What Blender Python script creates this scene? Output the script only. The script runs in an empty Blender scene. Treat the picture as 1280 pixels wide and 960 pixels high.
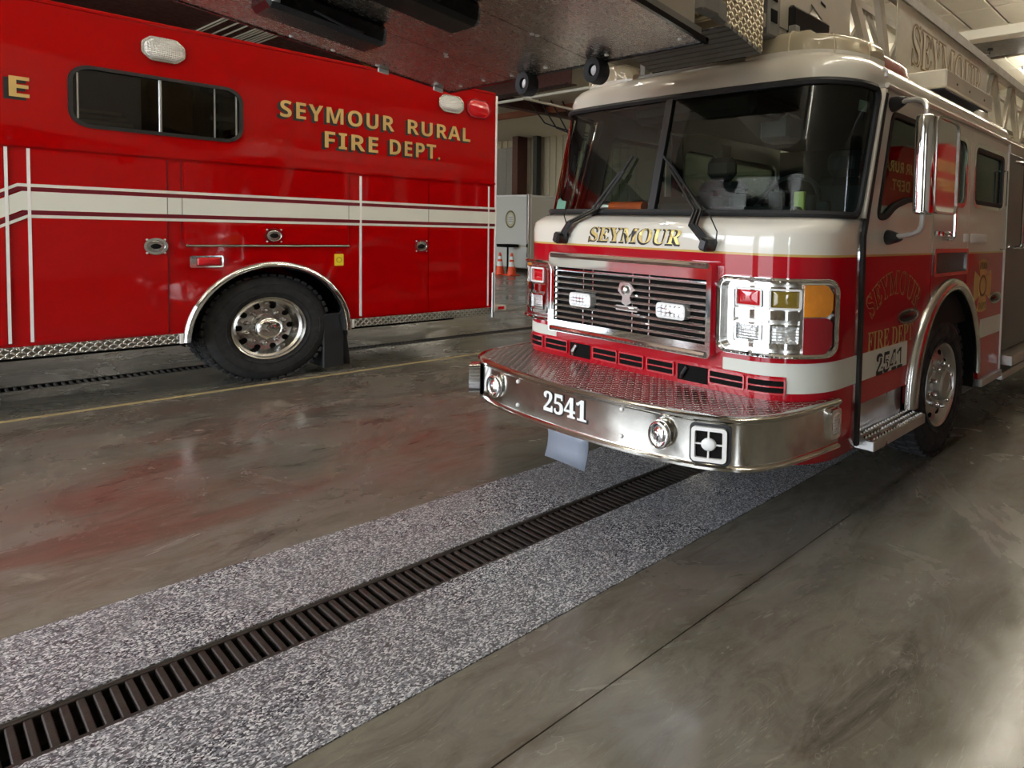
import bpy, bmesh, math, random
from math import pi, sin, cos, radians as R
from mathutils import Vector, Matrix
from mathutils.geometry import tessellate_polygon
random.seed(7)
SC = bpy.context.scene
COL = SC.collection

# ------------------------------------------------------------------ camera
cam = bpy.data.cameras.new('camera'); camo = bpy.data.objects.new('camera', cam); COL.objects.link(camo)
FPX, CX, CY, YAW, PITCH, ROLL, CAMH = 804.473, 942.469, 327.298, 0.6366, -0.0473, 0.0293, 1.6124
_d = Vector((cos(YAW)*cos(PITCH), sin(YAW)*cos(PITCH), sin(PITCH)))
_r = Vector((sin(YAW), -cos(YAW), 0)); _u = _r.cross(_d)
_r2 = cos(ROLL)*_r + sin(ROLL)*_u; _u2 = -sin(ROLL)*_r + cos(ROLL)*_u
camo.matrix_world = Matrix(((_r2.x,_u2.x,-_d.x,0),(_r2.y,_u2.y,-_d.y,0),(_r2.z,_u2.z,-_d.z,CAMH),(0,0,0,1)))
cam.sensor_width = 36; cam.lens = FPX/1280*36
cam.shift_x = (640-CX)/1280; cam.shift_y = (CY-480)/1280
cam.clip_start = .05; cam.clip_end = 300
SC.camera = camo

# ------------------------------------------------------------------ world, lights, exposure
w = bpy.data.worlds.new('sky'); SC.world = w; w.use_nodes = True
bg = w.node_tree.nodes['Background']; bg.inputs[0].default_value = (.86, .93, 1, 1); bg.inputs[1].default_value = 7.0
vs = SC.view_settings
SC.display_settings.display_device = 'sRGB'
vs.view_transform = 'Standard'; vs.look = 'None'; vs.gamma = 1; vs.use_curve_mapping = False
vs.exposure = 0.66
SC.cycles.use_denoising = True
SC.cycles.max_bounces = 8; SC.cycles.transparent_max_bounces = 16; SC.cycles.sample_clamp_indirect = 6
SC.cycles.caustics_reflective = False; SC.cycles.caustics_refractive = False
TUBE = 20.0        # strength of the ceiling strip lights

# ------------------------------------------------------------------ materials
class NT:
    def __init__(s, name):
        s.m = bpy.data.materials.new(name); s.m.use_nodes = True; s.t = s.m.node_tree
        s.b = s.t.nodes['Principled BSDF']; s.out = s.t.nodes['Material Output']
    def n(s, typ, **kw):
        x = s.t.nodes.new(typ)
        for k, v in kw.items(): setattr(x, k, v)
        return x
    def l(s, a, b): s.t.links.new(a, b)
    def math(s, op, a, b=None, c=None):
        x = s.n('ShaderNodeMath', operation=op)
        for i, v in enumerate((a, b, c)):
            if v is None: continue
            if isinstance(v, (int, float)): x.inputs[i].default_value = v
            else: s.l(v, x.inputs[i])
        return x.outputs[0]
    def pos(s): return s.n('ShaderNodeTexCoord').outputs['Object']
    def xyz(s):
        x = s.n('ShaderNodeSeparateXYZ'); s.l(s.pos(), x.inputs[0]); return x.outputs
    def noise(s, scale, detail=4, rough=.55, vec=None, stretch=None, dist=0):
        x = s.n('ShaderNodeTexNoise'); x.inputs['Scale'].default_value = scale; x.inputs['Detail'].default_value = detail
        x.inputs['Roughness'].default_value = rough; x.inputs['Distortion'].default_value = dist
        v = vec or s.pos()
        if stretch:
            mp = s.n('ShaderNodeMapping'); mp.inputs['Scale'].default_value = stretch; s.l(v, mp.inputs[0]); v = mp.outputs[0]
        s.l(v, x.inputs['Vector']); return x.outputs[0]
    def ramp(s, fac, stops, interp='LINEAR'):
        x = s.n('ShaderNodeValToRGB'); x.color_ramp.interpolation = interp
        e = x.color_ramp.elements
        while len(e) < len(stops): e.new(.5)
        for i, (p, c) in enumerate(stops):
            e[i].position = p; e[i].color = (*c, 1) if len(c) == 3 else c
        s.l(fac, x.inputs[0]); return x.outputs[0]
    def mix(s, fac, a, b, mode='MIX'):
        x = s.n('ShaderNodeMix', data_type='RGBA', blend_type=mode)
        for sock, v in ((x.inputs[0], fac), (x.inputs[6], a), (x.inputs[7], b)):
            if isinstance(v, (int, float)): sock.default_value = v
            elif isinstance(v, tuple): sock.default_value = (*v, 1)
            else: s.l(v, sock)
        return x.outputs[2]
    def bump(s, h, strength=.3, dist=.005):
        x = s.n('ShaderNodeBump'); x.inputs['Strength'].default_value = strength; x.inputs['Distance'].default_value = dist
        s.l(h, x.inputs['Height']); s.l(x.outputs[0], s.b.inputs['Normal'])

def mat(name, col, rough=.5, metal=0, coat=0, spec=.5, bump=None, var=0, emit=None, alpha=None):
    t = NT(name); b = t.b
    b.inputs['Base Color'].default_value = (*col, 1); b.inputs['Roughness'].default_value = rough; b.inputs['Metallic'].default_value = metal
    b.inputs['Coat Weight'].default_value = coat; b.inputs['Coat Roughness'].default_value = .04; b.inputs['Specular IOR Level'].default_value = spec
    if var:
        n = t.noise(6, 5)
        t.l(t.mix(n, tuple(c*(1-var) for c in col), tuple(min(1, c*(1+var)) for c in col)), b.inputs['Base Color'])
        t.l(t.ramp(t.noise(14, 4), [(.3, (rough*.75,)*3), (.7, (min(1, rough*1.3),)*3)]), b.inputs['Roughness'])
    if bump: t.bump(t.noise(bump[0], 5), bump[1], .004)
    if emit:
        b.inputs['Emission Color'].default_value = (*emit[0], 1); b.inputs['Emission Strength'].default_value = emit[1]
    return t.m

def glass(name, tint, refl=(.9, .95, .95), rough=.0, f0=.05, k=1.2):
    t = NT(name); t.t.nodes.remove(t.b)
    tr = t.n('ShaderNodeBsdfTransparent'); tr.inputs[0].default_value = (*tint, 1)
    gl = t.n('ShaderNodeBsdfGlossy'); gl.inputs[0].default_value = (*refl, 1); gl.inputs['Roughness'].default_value = rough
    lw = t.n('ShaderNodeFresnel'); lw.inputs[0].default_value = 1.5
    mx = t.n('ShaderNodeMixShader'); t.l(t.math('ADD', t.math('MULTIPLY', lw.outputs[0], k), f0-.04), mx.inputs[0])
    t.l(tr.outputs[0], mx.inputs[1]); t.l(gl.outputs[0], mx.inputs[2]); t.l(mx.outputs[0], t.out.inputs[0])
    return t.m

def tread_mat(name, col, axes=(0, 1), pitch=.034, rough=.3, depth=.5, metal=1.0):
    """raised crossed lozenges of diamond plate"""
    t = NT(name); p = t.xyz(); u, v = p[axes[0]], p[axes[1]]
    s = 1/pitch
    def layer(sg, off):
        a = t.math('MULTIPLY', t.math('ADD', t.math('MULTIPLY', u, 1), t.math('MULTIPLY', v, sg)), s*.7071)
        b = t.math('MULTIPLY', t.math('SUBTRACT', t.math('MULTIPLY', u, sg), t.math('MULTIPLY', v, 1)), s*.7071)
        fa = t.math('SUBTRACT', t.math('FRACT', t.math('ADD', a, off)), .5)
        fb = t.math('SUBTRACT', t.math('FRACT', t.math('ADD', b, off)), .5)
        e = t.math('ADD', t.math('POWER', t.math('ABSOLUTE', t.math('DIVIDE', fa, .46)), 2), t.math('POWER', t.math('ABSOLUTE', t.math('DIVIDE', fb, .2)), 2))
        return t.math('MAXIMUM', t.math('SUBTRACT', 1, e), 0)
    h = t.math('MAXIMUM', layer(1, 0), layer(-1, .5))
    t.b.inputs['Metallic'].default_value = metal; t.b.inputs['Roughness'].default_value = rough
    n = t.noise(9, 4)
    cc = t.mix(n, tuple(c*.75 for c in col), col)
    hp = t.math('POWER', h, .5)
    t.l(t.mix(hp, t.mix(1.0, cc, (.55, .53, .5), 'MULTIPLY'), cc), t.b.inputs['Base Color'])
    t.bump(hp, depth, .012)
    return t.m

# paints
def two_tone():
    t = NT('cab two tone paint'); z = t.xyz()[2]
    up = t.math('GREATER_THAN', z, 1.497)
    gold = t.math('MULTIPLY', t.math('GREATER_THAN', z, 1.489), t.math('LESS_THAN', z, 1.501))
    c = t.mix(up, (.42, .003, .012), (.78, .73, .63))
    c = t.mix(gold, c, (.62, .42, .13))
    t.l(c, t.b.inputs['Base Color']); t.b.inputs['Roughness'].default_value = .3; t.b.inputs['Specular IOR Level'].default_value = .05
    t.b.inputs['Coat Weight'].default_value = 1; t.b.inputs['Coat Roughness'].default_value = .03
    return t.m
MT_CAB = two_tone()
MT_RED = mat('rescue red paint', (.36, .0006, .0011), .3, coat=.85, spec=.02)
MT_MAROON = mat('maroon pinstripe', (.13, .004, .012), .35)
MT_CREAM = mat('cream paint', (.78, .73, .63), .25, coat=.8)
MT_WHITE = mat('white stripe vinyl', (.72, .72, .64), .4)
MT_WSTRIP = mat('bright trim strip', (.85, .83, .8), .35)
MT_CHROME = mat('chrome', (.82, .82, .82), .06, 1)
MT_BRIGHT = mat('bright polished tube', (.88, .87, .85), .28, .85)
MT_CHROME2 = mat('dull polished metal', (.62, .61, .58), .2, 1, var=.15)
MT_STEEL = mat('polished bumper steel', (.60, .58, .53), .13, 1, var=.12)
MT_ALU = mat('brushed aluminium', (.55, .55, .54), .35, 1, var=.15)
MT_GALV = None
MT_BLACK = mat('black rubber', (.012, .012, .013), .6, bump=(60, .15))
MT_TIRE = mat('tyre rubber', (.016, .016, .017), .75, var=.3, bump=(50, .2))
MT_BLKPL = mat('black plastic', (.014, .014, .015), .35)
MT_GLOSSBLK = mat('gloss black', (.008, .008, .009), .12)
MT_DARK = mat('dark underbody', (.008, .0075, .007), .9, spec=.1)
MT_GREYP = mat('grey painted metal', (.22, .21, .19), .5, var=.15)
MT_TAN = mat('ladder painted aluminium', (.50, .46, .38), .45, .3, var=.1)
MT_RAIL = mat('ladder rail grey', (.30, .275, .235), .4, .4, var=.15)
MT_GOLD = mat('gold leaf', (.62, .41, .14), .38, .25, var=.25)
MT_GOLD2 = mat('bright gold leaf', (.80, .62, .22), .3, .5, var=.35)
MT_BLKLET = mat('black lettering', (.01, .008, .007), .5)
MT_WLET = mat('white lettering', (.85, .85, .83), .4)
MT_DPLATE = tread_mat('diamond plate deck', (.62, .60, .58), (0, 1), .042, .2, 1.0)
MT_DPLATE_S = tread_mat('diamond plate side', (.58, .57, .54), (0, 2), .04, .28, .6)
MT_DPLATE_T = tread_mat('diamond plate tan', (.66, .57, .40), (0, 2), .036, .42, .8, .7)
MT_LENS_R = mat('red lens', (.55, .005, .012), .12, coat=1)
MT_LENS_R2 = mat('dark red lens', (.28, .004, .012), .1, coat=1, bump=(45, .5))
MT_LENS_A = mat('amber lens', (.80, .24, .012), .15, coat=1, bump=(45, .6), var=.45)
MT_LENS_Y = mat('smoked amber lens', (.22, .15, .02), .08, coat=1)
MT_LENS_W = None
MT_INT = mat('cab interior vinyl', (.011, .013, .0125), .7, spec=.2)
MT_DASH = mat('dashboard', (.040, .052, .048), .5)
MT_GLASSW = glass('windshield glass', (.66, .76, .70), f0=.05)
MT_GLASSS = glass('tinted side glass', (.50, .55, .50), f0=.06, k=.65)
MT_GLASSD = glass('dark window glass', (.34, .34, .32), f0=.05)
def dome_mat():
    t = NT('clear dome plastic'); t.b.inputs['Base Color'].default_value = (.72, .62, .42, 1); t.b.inputs['Roughness'].default_value = .12; t.b.inputs['Alpha'].default_value = .6; t.b.inputs['Coat Weight'].default_value = 1
    return t.m
MT_DOME = dome_mat()
MT_ORANGE = mat('orange torch plastic', (.85, .12, .02), .4)
MT_GREENP = mat('pale green paper', (.45, .72, .62), .7)
MT_YELLOW = mat('yellow sticker', (.85, .62, .03), .5)
MT_CONE = mat('cone orange', (.85, .09, .02), .5)
MT_REFL = mat('cone white band', (.85, .85, .82), .4)
MT_BLUE = mat('dark blue underside', (.03, .035, .055), .6)
MT_WALLTAN = mat('tan wall steel', (.44, .39, .27), .5, var=.1)
MT_BEAM = mat('dark red primer steel', (.075, .022, .014), .6, var=.2)
MT_PURLIN = mat('orange primer steel', (.42, .15, .08), .6)
MT_PIPEW = mat('white pipe', (.82, .78, .66), .4)
MT_CEIL = mat('white liner panel', (.82, .77, .64), .6, var=.08, bump=(4, .5))
MT_CEILB = mat('ceiling backing', (.12, .10, .07), .8)
MT_WALL = mat('wall liner', (.50, .47, .40), .7, var=.1)
MT_TRAILER = mat('trailer white', (.62, .62, .56), .35, coat=.4)
MT_IRON = mat('cast iron grate', (.036, .029, .025), .5, .4, var=.45, bump=(80, .4))
MT_TUBE = mat('strip lamp', (1, 1, 1), .4, emit=((1, .93, .80), TUBE))
MT_TUBE2 = mat('strip lamp boosted fill', (1, 1, 1), .4, emit=((1, .92, .77), TUBE*2.2))  # output raised for unseen rows that brighten ceiling and ladder

def lens_white():
    t = NT('clear lamp lens'); x, y, z = t.xyz()
    t.b.inputs['Base Color'].default_value = (.75, .76, .75, 1); t.b.inputs['Metallic'].default_value = .65; t.b.inputs['Roughness'].default_value = .16
    t.b.inputs['Coat Weight'].default_value = 1
    wv = t.math('SINE', t.math('MULTIPLY', t.math('ADD', t.math('ADD', x, y), 0), 420)); wz = t.math('SINE', t.math('MULTIPLY', z, 420))
    t.bump(t.math('ADD', t.math('ADD', t.math('MULTIPLY', wv, .5), wz), t.math('MULTIPLY', t.noise(30), 3)), .45, .004)
    return t.m
MT_LENS_W = lens_white()

def galv():
    t = NT('galvanised plate'); v = t.n('ShaderNodeTexNoise'); v.inputs['Scale'].default_value = 90; v.inputs['Detail'].default_value = 3
    t.l(t.pos(), v.inputs['Vector'])
    t.l(t.ramp(v.outputs[0], [(.3, (.30, .28, .25)), (.7, (.50, .47, .42))]), t.b.inputs['Base Color'])
    t.b.inputs['Metallic'].default_value = .9
    t.l(t.ramp(t.noise(60, 3), [(.3, (.16,)*3), (.7, (.32,)*3)]), t.b.inputs['Roughness'])
    t.bump(v.outputs[0], .22, .004)
    return t.m
MT_GALV = galv()

def concrete():
    t = NT('sealed concrete')
    big = t.noise(.45, 5, .6, dist=.6)
    mid = t.noise(1.6, 8, .65, stretch=(.45, 1, 1), dist=1.2)
    fine = t.noise(28, 6, .7)
    c = t.ramp(big, [(.28, (.140, .130, .100)), (.5, (.19, .18, .145)), (.72, (.235, .225, .185))])
    c = t.mix(t.ramp(mid, [(.42, (0,)*3), (.62, (1,)*3)]), c, (.20, .178, .155))
    # reddish brown patches between the trucks and dark water marks
    y = t.xyz()[1]
    zone = t.math('MULTIPLY', t.ramp(t.math('MULTIPLY', y, .1), [(.37, (0,)*3), (.42, (1,)*3), (.66, (1,)*3), (.74, (0,)*3)]), 1)
    st = t.ramp(t.noise(.75, 7, .62, stretch=(.55, 1.25, 1), dist=1.6), [(.47, (0,)*3), (.60, (1,)*3)])
    c = t.mix(t.math('MULTIPLY', t.math('MULTIPLY', zone, st), .7), c, (.15, .055, .04))
    dk = t.ramp(t.noise(.8, 9, .72, stretch=(.5, 1.7, 1), dist=2.2), [(.56, (0,)*3), (.66, (1,)*3)])
    c = t.mix(t.math('MULTIPLY', dk, .75), c, (.045, .038, .03))
    mot = t.ramp(t.noise(3.5, 10, .75, stretch=(.7, 1.2, 1), dist=1.5), [(.36, (1,)*3), (.56, (0,)*3)])
    c = t.mix(t.math('MULTIPLY', mot, .55), c, (.070, .060, .044))
    jd = t.math('ABSOLUTE', t.math('SUBTRACT', t.math('ADD', y, t.math('MULTIPLY', t.noise(2.2, 5), .05)), 1.706))
    c = t.mix(t.math('MULTIPLY', t.ramp(jd, [(.008, (1,)*3), (.045, (0,)*3)]), t.ramp(t.noise(1.4, 5), [(.4, (.15,)*3), (.6, (.75,)*3)])), c, (.055, .036, .022))
    lt = t.ramp(t.noise(1.1, 9, .75, dist=3.0), [(.60, (0,)*3), (.68, (1,)*3)])
    c = t.mix(t.math('MULTIPLY', lt, .42), c, (.36, .33, .28))
    scr = t.ramp(t.noise(3.2, 3, .5, stretch=(.25, 1.6, 1), dist=4), [(.495, (0,)*3), (.5, (1,)*3), (.505, (0,)*3)])
    c = t.mix(t.math('MULTIPLY', scr, .34), c, (.42, .39, .34))
    c = t.mix(t.math('MULTIPLY', fine, .35), c, (.10, .09, .07))
    t.l(c, t.b.inputs['Base Color'])
    wet = t.noise(.9, 6, .65, dist=1.0)
    r = t.ramp(wet, [(.36, (.10,)*3), (.5, (.24,)*3), (.68, (.40,)*3)])
    t.l(r, t.b.inputs['Roughness']); t.b.inputs['Specular IOR Level'].default_value = .62
    t.bump(t.math('ADD', t.math('MULTIPLY', t.noise(7, 5), .7), t.math('MULTIPLY', fine, .3)), .10, .006)
    return t.m
MT_CONC = concrete()

def flakes():
    t = NT('flake epoxy'); v = t.n('ShaderNodeTexVoronoi'); v.inputs['Scale'].default_value = 165; t.l(t.pos(), v.inputs['Vector'])
    sp = t.n('ShaderNodeSeparateColor'); t.l(v.outputs['Color'], sp.inputs[0])
    c = t.ramp(sp.outputs[0], [(0, (.028, .03, .038)), (.20, (.10, .105, .125)), (.42, (.22, .23, .26)), (.62, (.44, .45, .48)), (.82, (.80, .81, .82))], 'CONSTANT')
    c = t.mix(t.math('MULTIPLY', t.noise(1.3, 6), .3), c, (.15, .14, .14))
    t.l(c, t.b.inputs['Base Color'])
    t.l(t.ramp(t.noise(2.0, 4), [(.35, (.22,)*3), (.7, (.4,)*3)]), t.b.inputs['Roughness'])
    t.bump(sp.outputs[1], .35, .002)
    return t.m
MT_FLAKE = flakes()

# ------------------------------------------------------------------ mesh helpers
class MB:
    def __init__(s): s.v = []; s.f = []
    def add(s, vs, fs):
        o = len(s.v); s.v += [tuple(p) for p in vs]; s.f += [tuple(i+o for i in f) for f in fs]; return s
    def box(s, x0, x1, y0, y1, z0, z1, bev=0, M=None, seg=1):
        bm = bmesh.new(); bmesh.ops.create_cube(bm, size=1)
        for q in bm.verts:
            q.co = Vector(((x0+x1)/2+q.co.x*(x1-x0), (y0+y1)/2+q.co.y*(y1-y0), (z0+z1)/2+q.co.z*(z1-z0)))
        if bev: bmesh.ops.bevel(bm, geom=bm.edges[:], offset=bev, segments=seg, affect='EDGES', profile=.5)
        if M is not None: bm.transform(M)
        bm.verts.index_update()
        s.add([q.co[:] for q in bm.verts], [[q.index for q in f.verts] for f in bm.faces]); bm.free(); return s
    def tube(s, pts, r, n=8, cap=True, rs=None):
        pts = [Vector(p) for p in pts]; o = len(s.v); prev = None
        for i, p in enumerate(pts):
            d = (pts[min(i+1, len(pts)-1)]-pts[max(i-1, 0)]).normalized()
            if prev is None:
                a = d.cross(Vector((0, 0, 1)) if abs(d.z) < .9 else Vector((1, 0, 0))).normalized()
            else: a = (prev-d*prev.dot(d)).normalized()
            prev = a; b = d.cross(a); rr = rs[i] if rs else r
            for k in range(n):
                t = 2*pi*k/n; s.v.append(tuple(p+a*cos(t)*rr+b*sin(t)*rr))
        for i in range(len(pts)-1):
            for k in range(n):
                s.f.append((o+i*n+k, o+i*n+(k+1) % n, o+(i+1)*n+(k+1) % n, o+(i+1)*n+k))
        if cap: s.f.append(tuple(o+k for k in range(n))[::-1]); s.f.append(tuple(o+(len(pts)-1)*n+k for k in range(n)))
        return s
    def lathe(s, prof, c, axis='y', n=40, close=True):
        """prof: (radius, offset along axis)"""
        o = len(s.v); m = len(prof)
        for k in range(n):
            t = 2*pi*k/n
            for r, h in prof:
                if axis == 'y': s.v.append((c[0]+r*cos(t), c[1]+h, c[2]+r*sin(t)))
                elif axis == 'x': s.v.append((c[0]+h, c[1]+r*cos(t), c[2]+r*sin(t)))
                else: s.v.append((c[0]+r*cos(t), c[1]+r*sin(t), c[2]+h))
        for k in range(n):
            for i in range(m-1):
                k2 = (k+1) % n
                s.f.append((o+k*m+i, o+k*m+i+1, o+k2*m+i+1, o+k2*m+i))
        return s
    def ring(s, mp, outer, inner, d0, d1):
        n = len(outer); o = len(s.v)
        for L, d in ((outer, d0), (outer, d1), (inner, d1), (inner, d0)):
            s.v += [tuple(mp(u, v, d)) for u, v in L]
        for j in range(3):
            for k in range(n): s.f.append((o+j*n+k, o+j*n+(k+1) % n, o+(j+1)*n+(k+1) % n, o+(j+1)*n+k))
        return s
    def plate(s, mp, loops, d0, d1):
        flat = [p for L in loops for p in L]
        tri = tessellate_polygon([[Vector((u, v, 0)) for u, v in L] for L in loops])
        o = len(s.v); n = len(flat)
        s.v += [tuple(mp(u, v, d1)) for u, v in flat]+[tuple(mp(u, v, d0)) for u, v in flat]
        for t in tri: s.f.append(tuple(o+i for i in t)); s.f.append(tuple(o+n+i for i in reversed(t)))
        k = 0
        for L in loops:
            m = len(L)
            for i in range(m): s.f.append((o+k+i, o+k+(i+1) % m, o+n+k+(i+1) % m, o+n+k+i))
            k += m
        return s
    def band(s, mp, cols, d0, d1):
        """cols: (u, vlo, vhi): a thin solid following the surface"""
        o = len(s.v)
        for u, a, b in cols: s.v += [tuple(mp(u, a, d0)), tuple(mp(u, a, d1)), tuple(mp(u, b, d1)), tuple(mp(u, b, d0))]
        m = len(cols)
        for i in range(m-1):
            for j in range(4): s.f.append((o+i*4+j, o+i*4+(j+1) % 4, o+i*4+4+(j+1) % 4, o+i*4+4+j))
        s.f.append((o, o+1, o+2, o+3)); e = o+(m-1)*4; s.f.append((e+3, e+2, e+1, e)); return s
    def dome(s, mp, loop, d0, h, k=4, wall=True):
        cu = sum(p[0] for p in loop)/len(loop); cv = sum(p[1] for p in loop)/len(loop); n = len(loop); o = len(s.v)
        rows = ([(1, d0-.02)] if wall else [])+[(cos(pi/2*i/k), d0+h*sin(pi/2*i/k)) for i in range(k)]
        for sc, d in rows: s.v += [tuple(mp(cu+(u-cu)*sc, cv+(v-cv)*sc, d)) for u, v in loop]
        for j in range(len(rows)-1):
            for i in range(n): s.f.append((o+j*n+i, o+j*n+(i+1) % n, o+(j+1)*n+(i+1) % n, o+(j+1)*n+i))
        s.v.append(tuple(mp(cu, cv, d0+h))); c = len(s.v)-1; b = o+(len(rows)-1)*n
        for i in range(n): s.f.append((b+i, b+(i+1) % n, c))
        return s
    def grid(s, rows, closed=False):
        o = len(s.v); n = len(rows[0]); m = len(rows)
        for r in rows: s.v += [tuple(p) for p in r]
        for j in range(m-1):
            for i in range(n if closed else n-1):
                s.f.append((o+j*n+i, o+j*n+(i+1) % n, o+(j+1)*n+(i+1) % n, o+(j+1)*n+i))
        return s
    def data(s, name, m, smooth=True, ang=35):
        me = bpy.data.meshes.new(name); me.from_pydata(s.v, [], s.f); me.validate()
        bm = bmesh.new(); bm.from_mesh(me); bmesh.ops.recalc_face_normals(bm, faces=bm.faces[:]); bm.to_mesh(me); bm.free()
        me.materials.append(m)
        if smooth:
            me.polygons.foreach_set('use_smooth', [True]*len(me.polygons)); me.set_sharp_from_angle(angle=R(ang))
        me.update(); return me
    def build(s, name, m, parent=None, smooth=True, ang=35, solid=0, kind=None, label=None):
        o = bpy.data.objects.new(name, s.data(name, m, smooth, ang)); COL.objects.link(o)
        if solid:
            md = o.modifiers.new('thickness', 'SOLIDIFY'); md.thickness = abs(solid); md.offset = -1 if solid > 0 else 1
        if parent: attach(o, parent)
        if kind: o['kind'] = kind
        if label: o['label'] = label
        return o
def attach(o, parent):
    o.parent = parent
    if parent.type == 'EMPTY': o.matrix_parent_inverse = Matrix.Translation(-Vector(parent.location))
def thing(name, label, cat, loc, group=None):
    o = bpy.data.objects.new(name, None); COL.objects.link(o); o.location = loc; o.empty_display_size = .2
    o['label'] = label; o['category'] = cat
    if group: o['group'] = group
    return o
def tag(o, label, cat, group=None):
    o['label'] = label; o['category'] = cat
    if group: o['group'] = group
    return o
def rrect(u0, u1, v0, v1, r, n=5):
    r = min(r, abs(u1-u0)/2-1e-4, abs(v1-v0)/2-1e-4); L = []
    for cu, cv, a in ((u1-r, v0+r, -90), (u1-r, v1-r, 0), (u0+r, v1-r, 90), (u0+r, v0+r, 180)):
        for i in range(n+1): t = R(a+90*i/n); L.append((cu+r*cos(t), cv+r*sin(t)))
    return L
def densify(L, step):
    out = []
    for i, p in enumerate(L):
        q = L[(i+1) % len(L)]; d = math.hypot(q[0]-p[0], q[1]-p[1]); k = max(1, int(d/step))
        out += [(p[0]+(q[0]-p[0])*j/k, p[1]+(q[1]-p[1])*j/k) for j in range(k)]
    return out
def oval(cu, cv, a, b, n=24): return [(cu+a*cos(2*pi*i/n), cv+b*sin(2*pi*i/n)) for i in range(n)]
def roundpoly(P, r, n=4):
    out = []
    for i in range(len(P)):
        p0, p, p1 = Vector(P[i-1]), Vector(P[i]), Vector(P[(i+1) % len(P)])
        rr = min(r, (p0-p).length*.45, (p1-p).length*.45)
        a = p+(p0-p).normalized()*rr; b = p+(p1-p).normalized()*rr
        for k in range(n+1):
            t = k/n; q = a*(1-t)**2+p*2*t*(1-t)+b*t*t; out.append((q.x, q.y))
    return out
def inset(L, d):
    cu = sum(p[0] for p in L)/len(L); cv = sum(p[1] for p in L)/len(L)
    n = len(L); out = []
    for i in range(n):
        a, b = Vector(L[i-1]), Vector(L[(i+1) % n]); t = (b-a).normalized(); nn = Vector((-t.y, t.x))
        p = Vector(L[i]); q = p+nn*d
        out.append((q.x, q.y))
    return out

SER = {**{chr(65+i): chr(0x1D400+i) for i in range(26)}, **{str(i): chr(0x1D7CE+i) for i in range(10)}}
SAN = {**{chr(65+i): chr(0x1D5D4+i) for i in range(26)}, **{str(i): chr(0x1D7EC+i) for i in range(10)}}
def text_mesh(body, offset=0, space=1.0, table=None, ext=.0015):
    c = bpy.data.curves.new('lettering', 'FONT'); c.body = ''.join((table or {}).get(ch, ch) for ch in body)
    c.extrude = 0; c.offset = offset; c.space_character = space; c.resolution_u = 3
    o = bpy.data.objects.new('lettering', c); COL.objects.link(o)
    dg = bpy.context.evaluated_depsgraph_get(); e = o.evaluated_get(dg); me = e.to_mesh()
    vs = [tuple(q.co) for q in me.vertices]; fs = [tuple(p.vertices) for p in me.polygons]
    e.to_mesh_clear(); bpy.data.objects.remove(o); bpy.data.curves.remove(c); return vs, fs
def lettering(name, body, mp, box, d, m, parent, offset=0, space=1.0, table=SER, warp=None, shear=0, flip=False, shift=(0, 0), base=None):
    """flat print fitted into box=(u0,u1,v0,v1) on the surface mp"""
    v0, f0 = text_mesh(body, 0, space, table)
    xs = [p[0] for p in v0]; ys = [p[1] for p in v0]; x0, x1, y0, y1 = min(xs), max(xs), min(ys), max(ys)
    v, f = (v0, f0) if not offset else text_mesh(body, offset, space, table)
    b = MB(); P = []
    for p in v:
        s, t = (p[0]-x0)/(x1-x0), (p[1]-y0)/(y1-y0)
        u = box[0]+(box[1]-box[0])*(s+shear*(t-.5)); vv = box[2]+(box[3]-box[2])*t
        if warp: u, vv = warp(u, vv)
        P.append(mp(u+shift[0], vv+shift[1], d))
    b.add(P, f)
    return b.build(name, m, parent, smooth=False)

# ------------------------------------------------------------------ the setting
def LS(u, v, d): return (u, 7.45-d, v)          # left truck side
def FL(u, v, d): return (u, v, d)               # floor plan
G0, G1 = 2.75, 3.015                             # trench drain under the ladder truck
floor_loops = [[(-14, -9), (18, -9), (18, 32), (-14, 32)],
               [(-2.5, G0), (7.5, G0), (7.5, G1), (-2.5, G1)],
               [(-2.5, 8.62), (7.5, 8.62), (7.5, 8.86), (-2.5, 8.86)],
               [(.4, 1.678), (3.3, 1.678), (3.3, 1.684), (.4, 1.684)]]
fl = MB().plate(FL, floor_loops, -.16, 0).build('floor', MT_CONC, smooth=False); fl['kind'] = 'structure'
MB().box(.4, 3.3, 1.676, 1.686, -.05, -.012).build('joint_filler', MT_DARK, fl, False)
for a, b in ((G0, G1), (8.62, 8.86)):
    MB().box(-2.5, 7.5, a+.001, b-.001, -.16, -.12).build('drain_channel', MT_DARK, fl, False)
for a, b in ((2.152, G0-.004), (G1+.004, 3.625)):
    MB().box(-2.5, 7.5, a, b, -.01, .004).build('epoxy_strip', MT_FLAKE, fl, False, label='grey flake epoxy strip beside the drain grate')
MB().box(-5, 7, 7.385, 7.445, -.01, .0025).build('lane_line', mat('yellow line paint', (.46, .35, .17), .5, var=.25), fl, False, label='thin yellow painted lane line')

def grate(y0, y1, x0, x1, label, pitch):
    t = thing('drain_grate', label, 'drain grate', ((x0+x1)/2, (y0+y1)/2, 0), 'trench drain grates')
    f = MB()
    f.box(x0, x1, y0+.002, y0+.024, -.03, -.001, .002); f.box(x0, x1, y1-.024, y1-.002, -.03, -.001, .002)
    f.build('frame', MT_IRON, t)
    n = int((x1-x0)/pitch); me = None
    for i in range(n):
        x = x0+(i+.5)*pitch
        if me is None:
            me = MB().box(-.0105, .0105, y0+.022, y1-.022, -.026, -.003, .003).data('slat', MT_IRON)
        o = bpy.data.objects.new('slat', me); COL.objects.link(o); o.location = (x, 0, random.uniform(-.001, 0)); attach(o, t)
    return t
grate(G0, G1, -.6, 4.2, 'long rusty iron drain grate running under the ladder truck, between two flake epoxy strips', .039)
grate(8.62, 8.86, -.9, 6.9, 'dark iron drain grate in the floor beneath the red rescue truck', .05)

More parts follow.
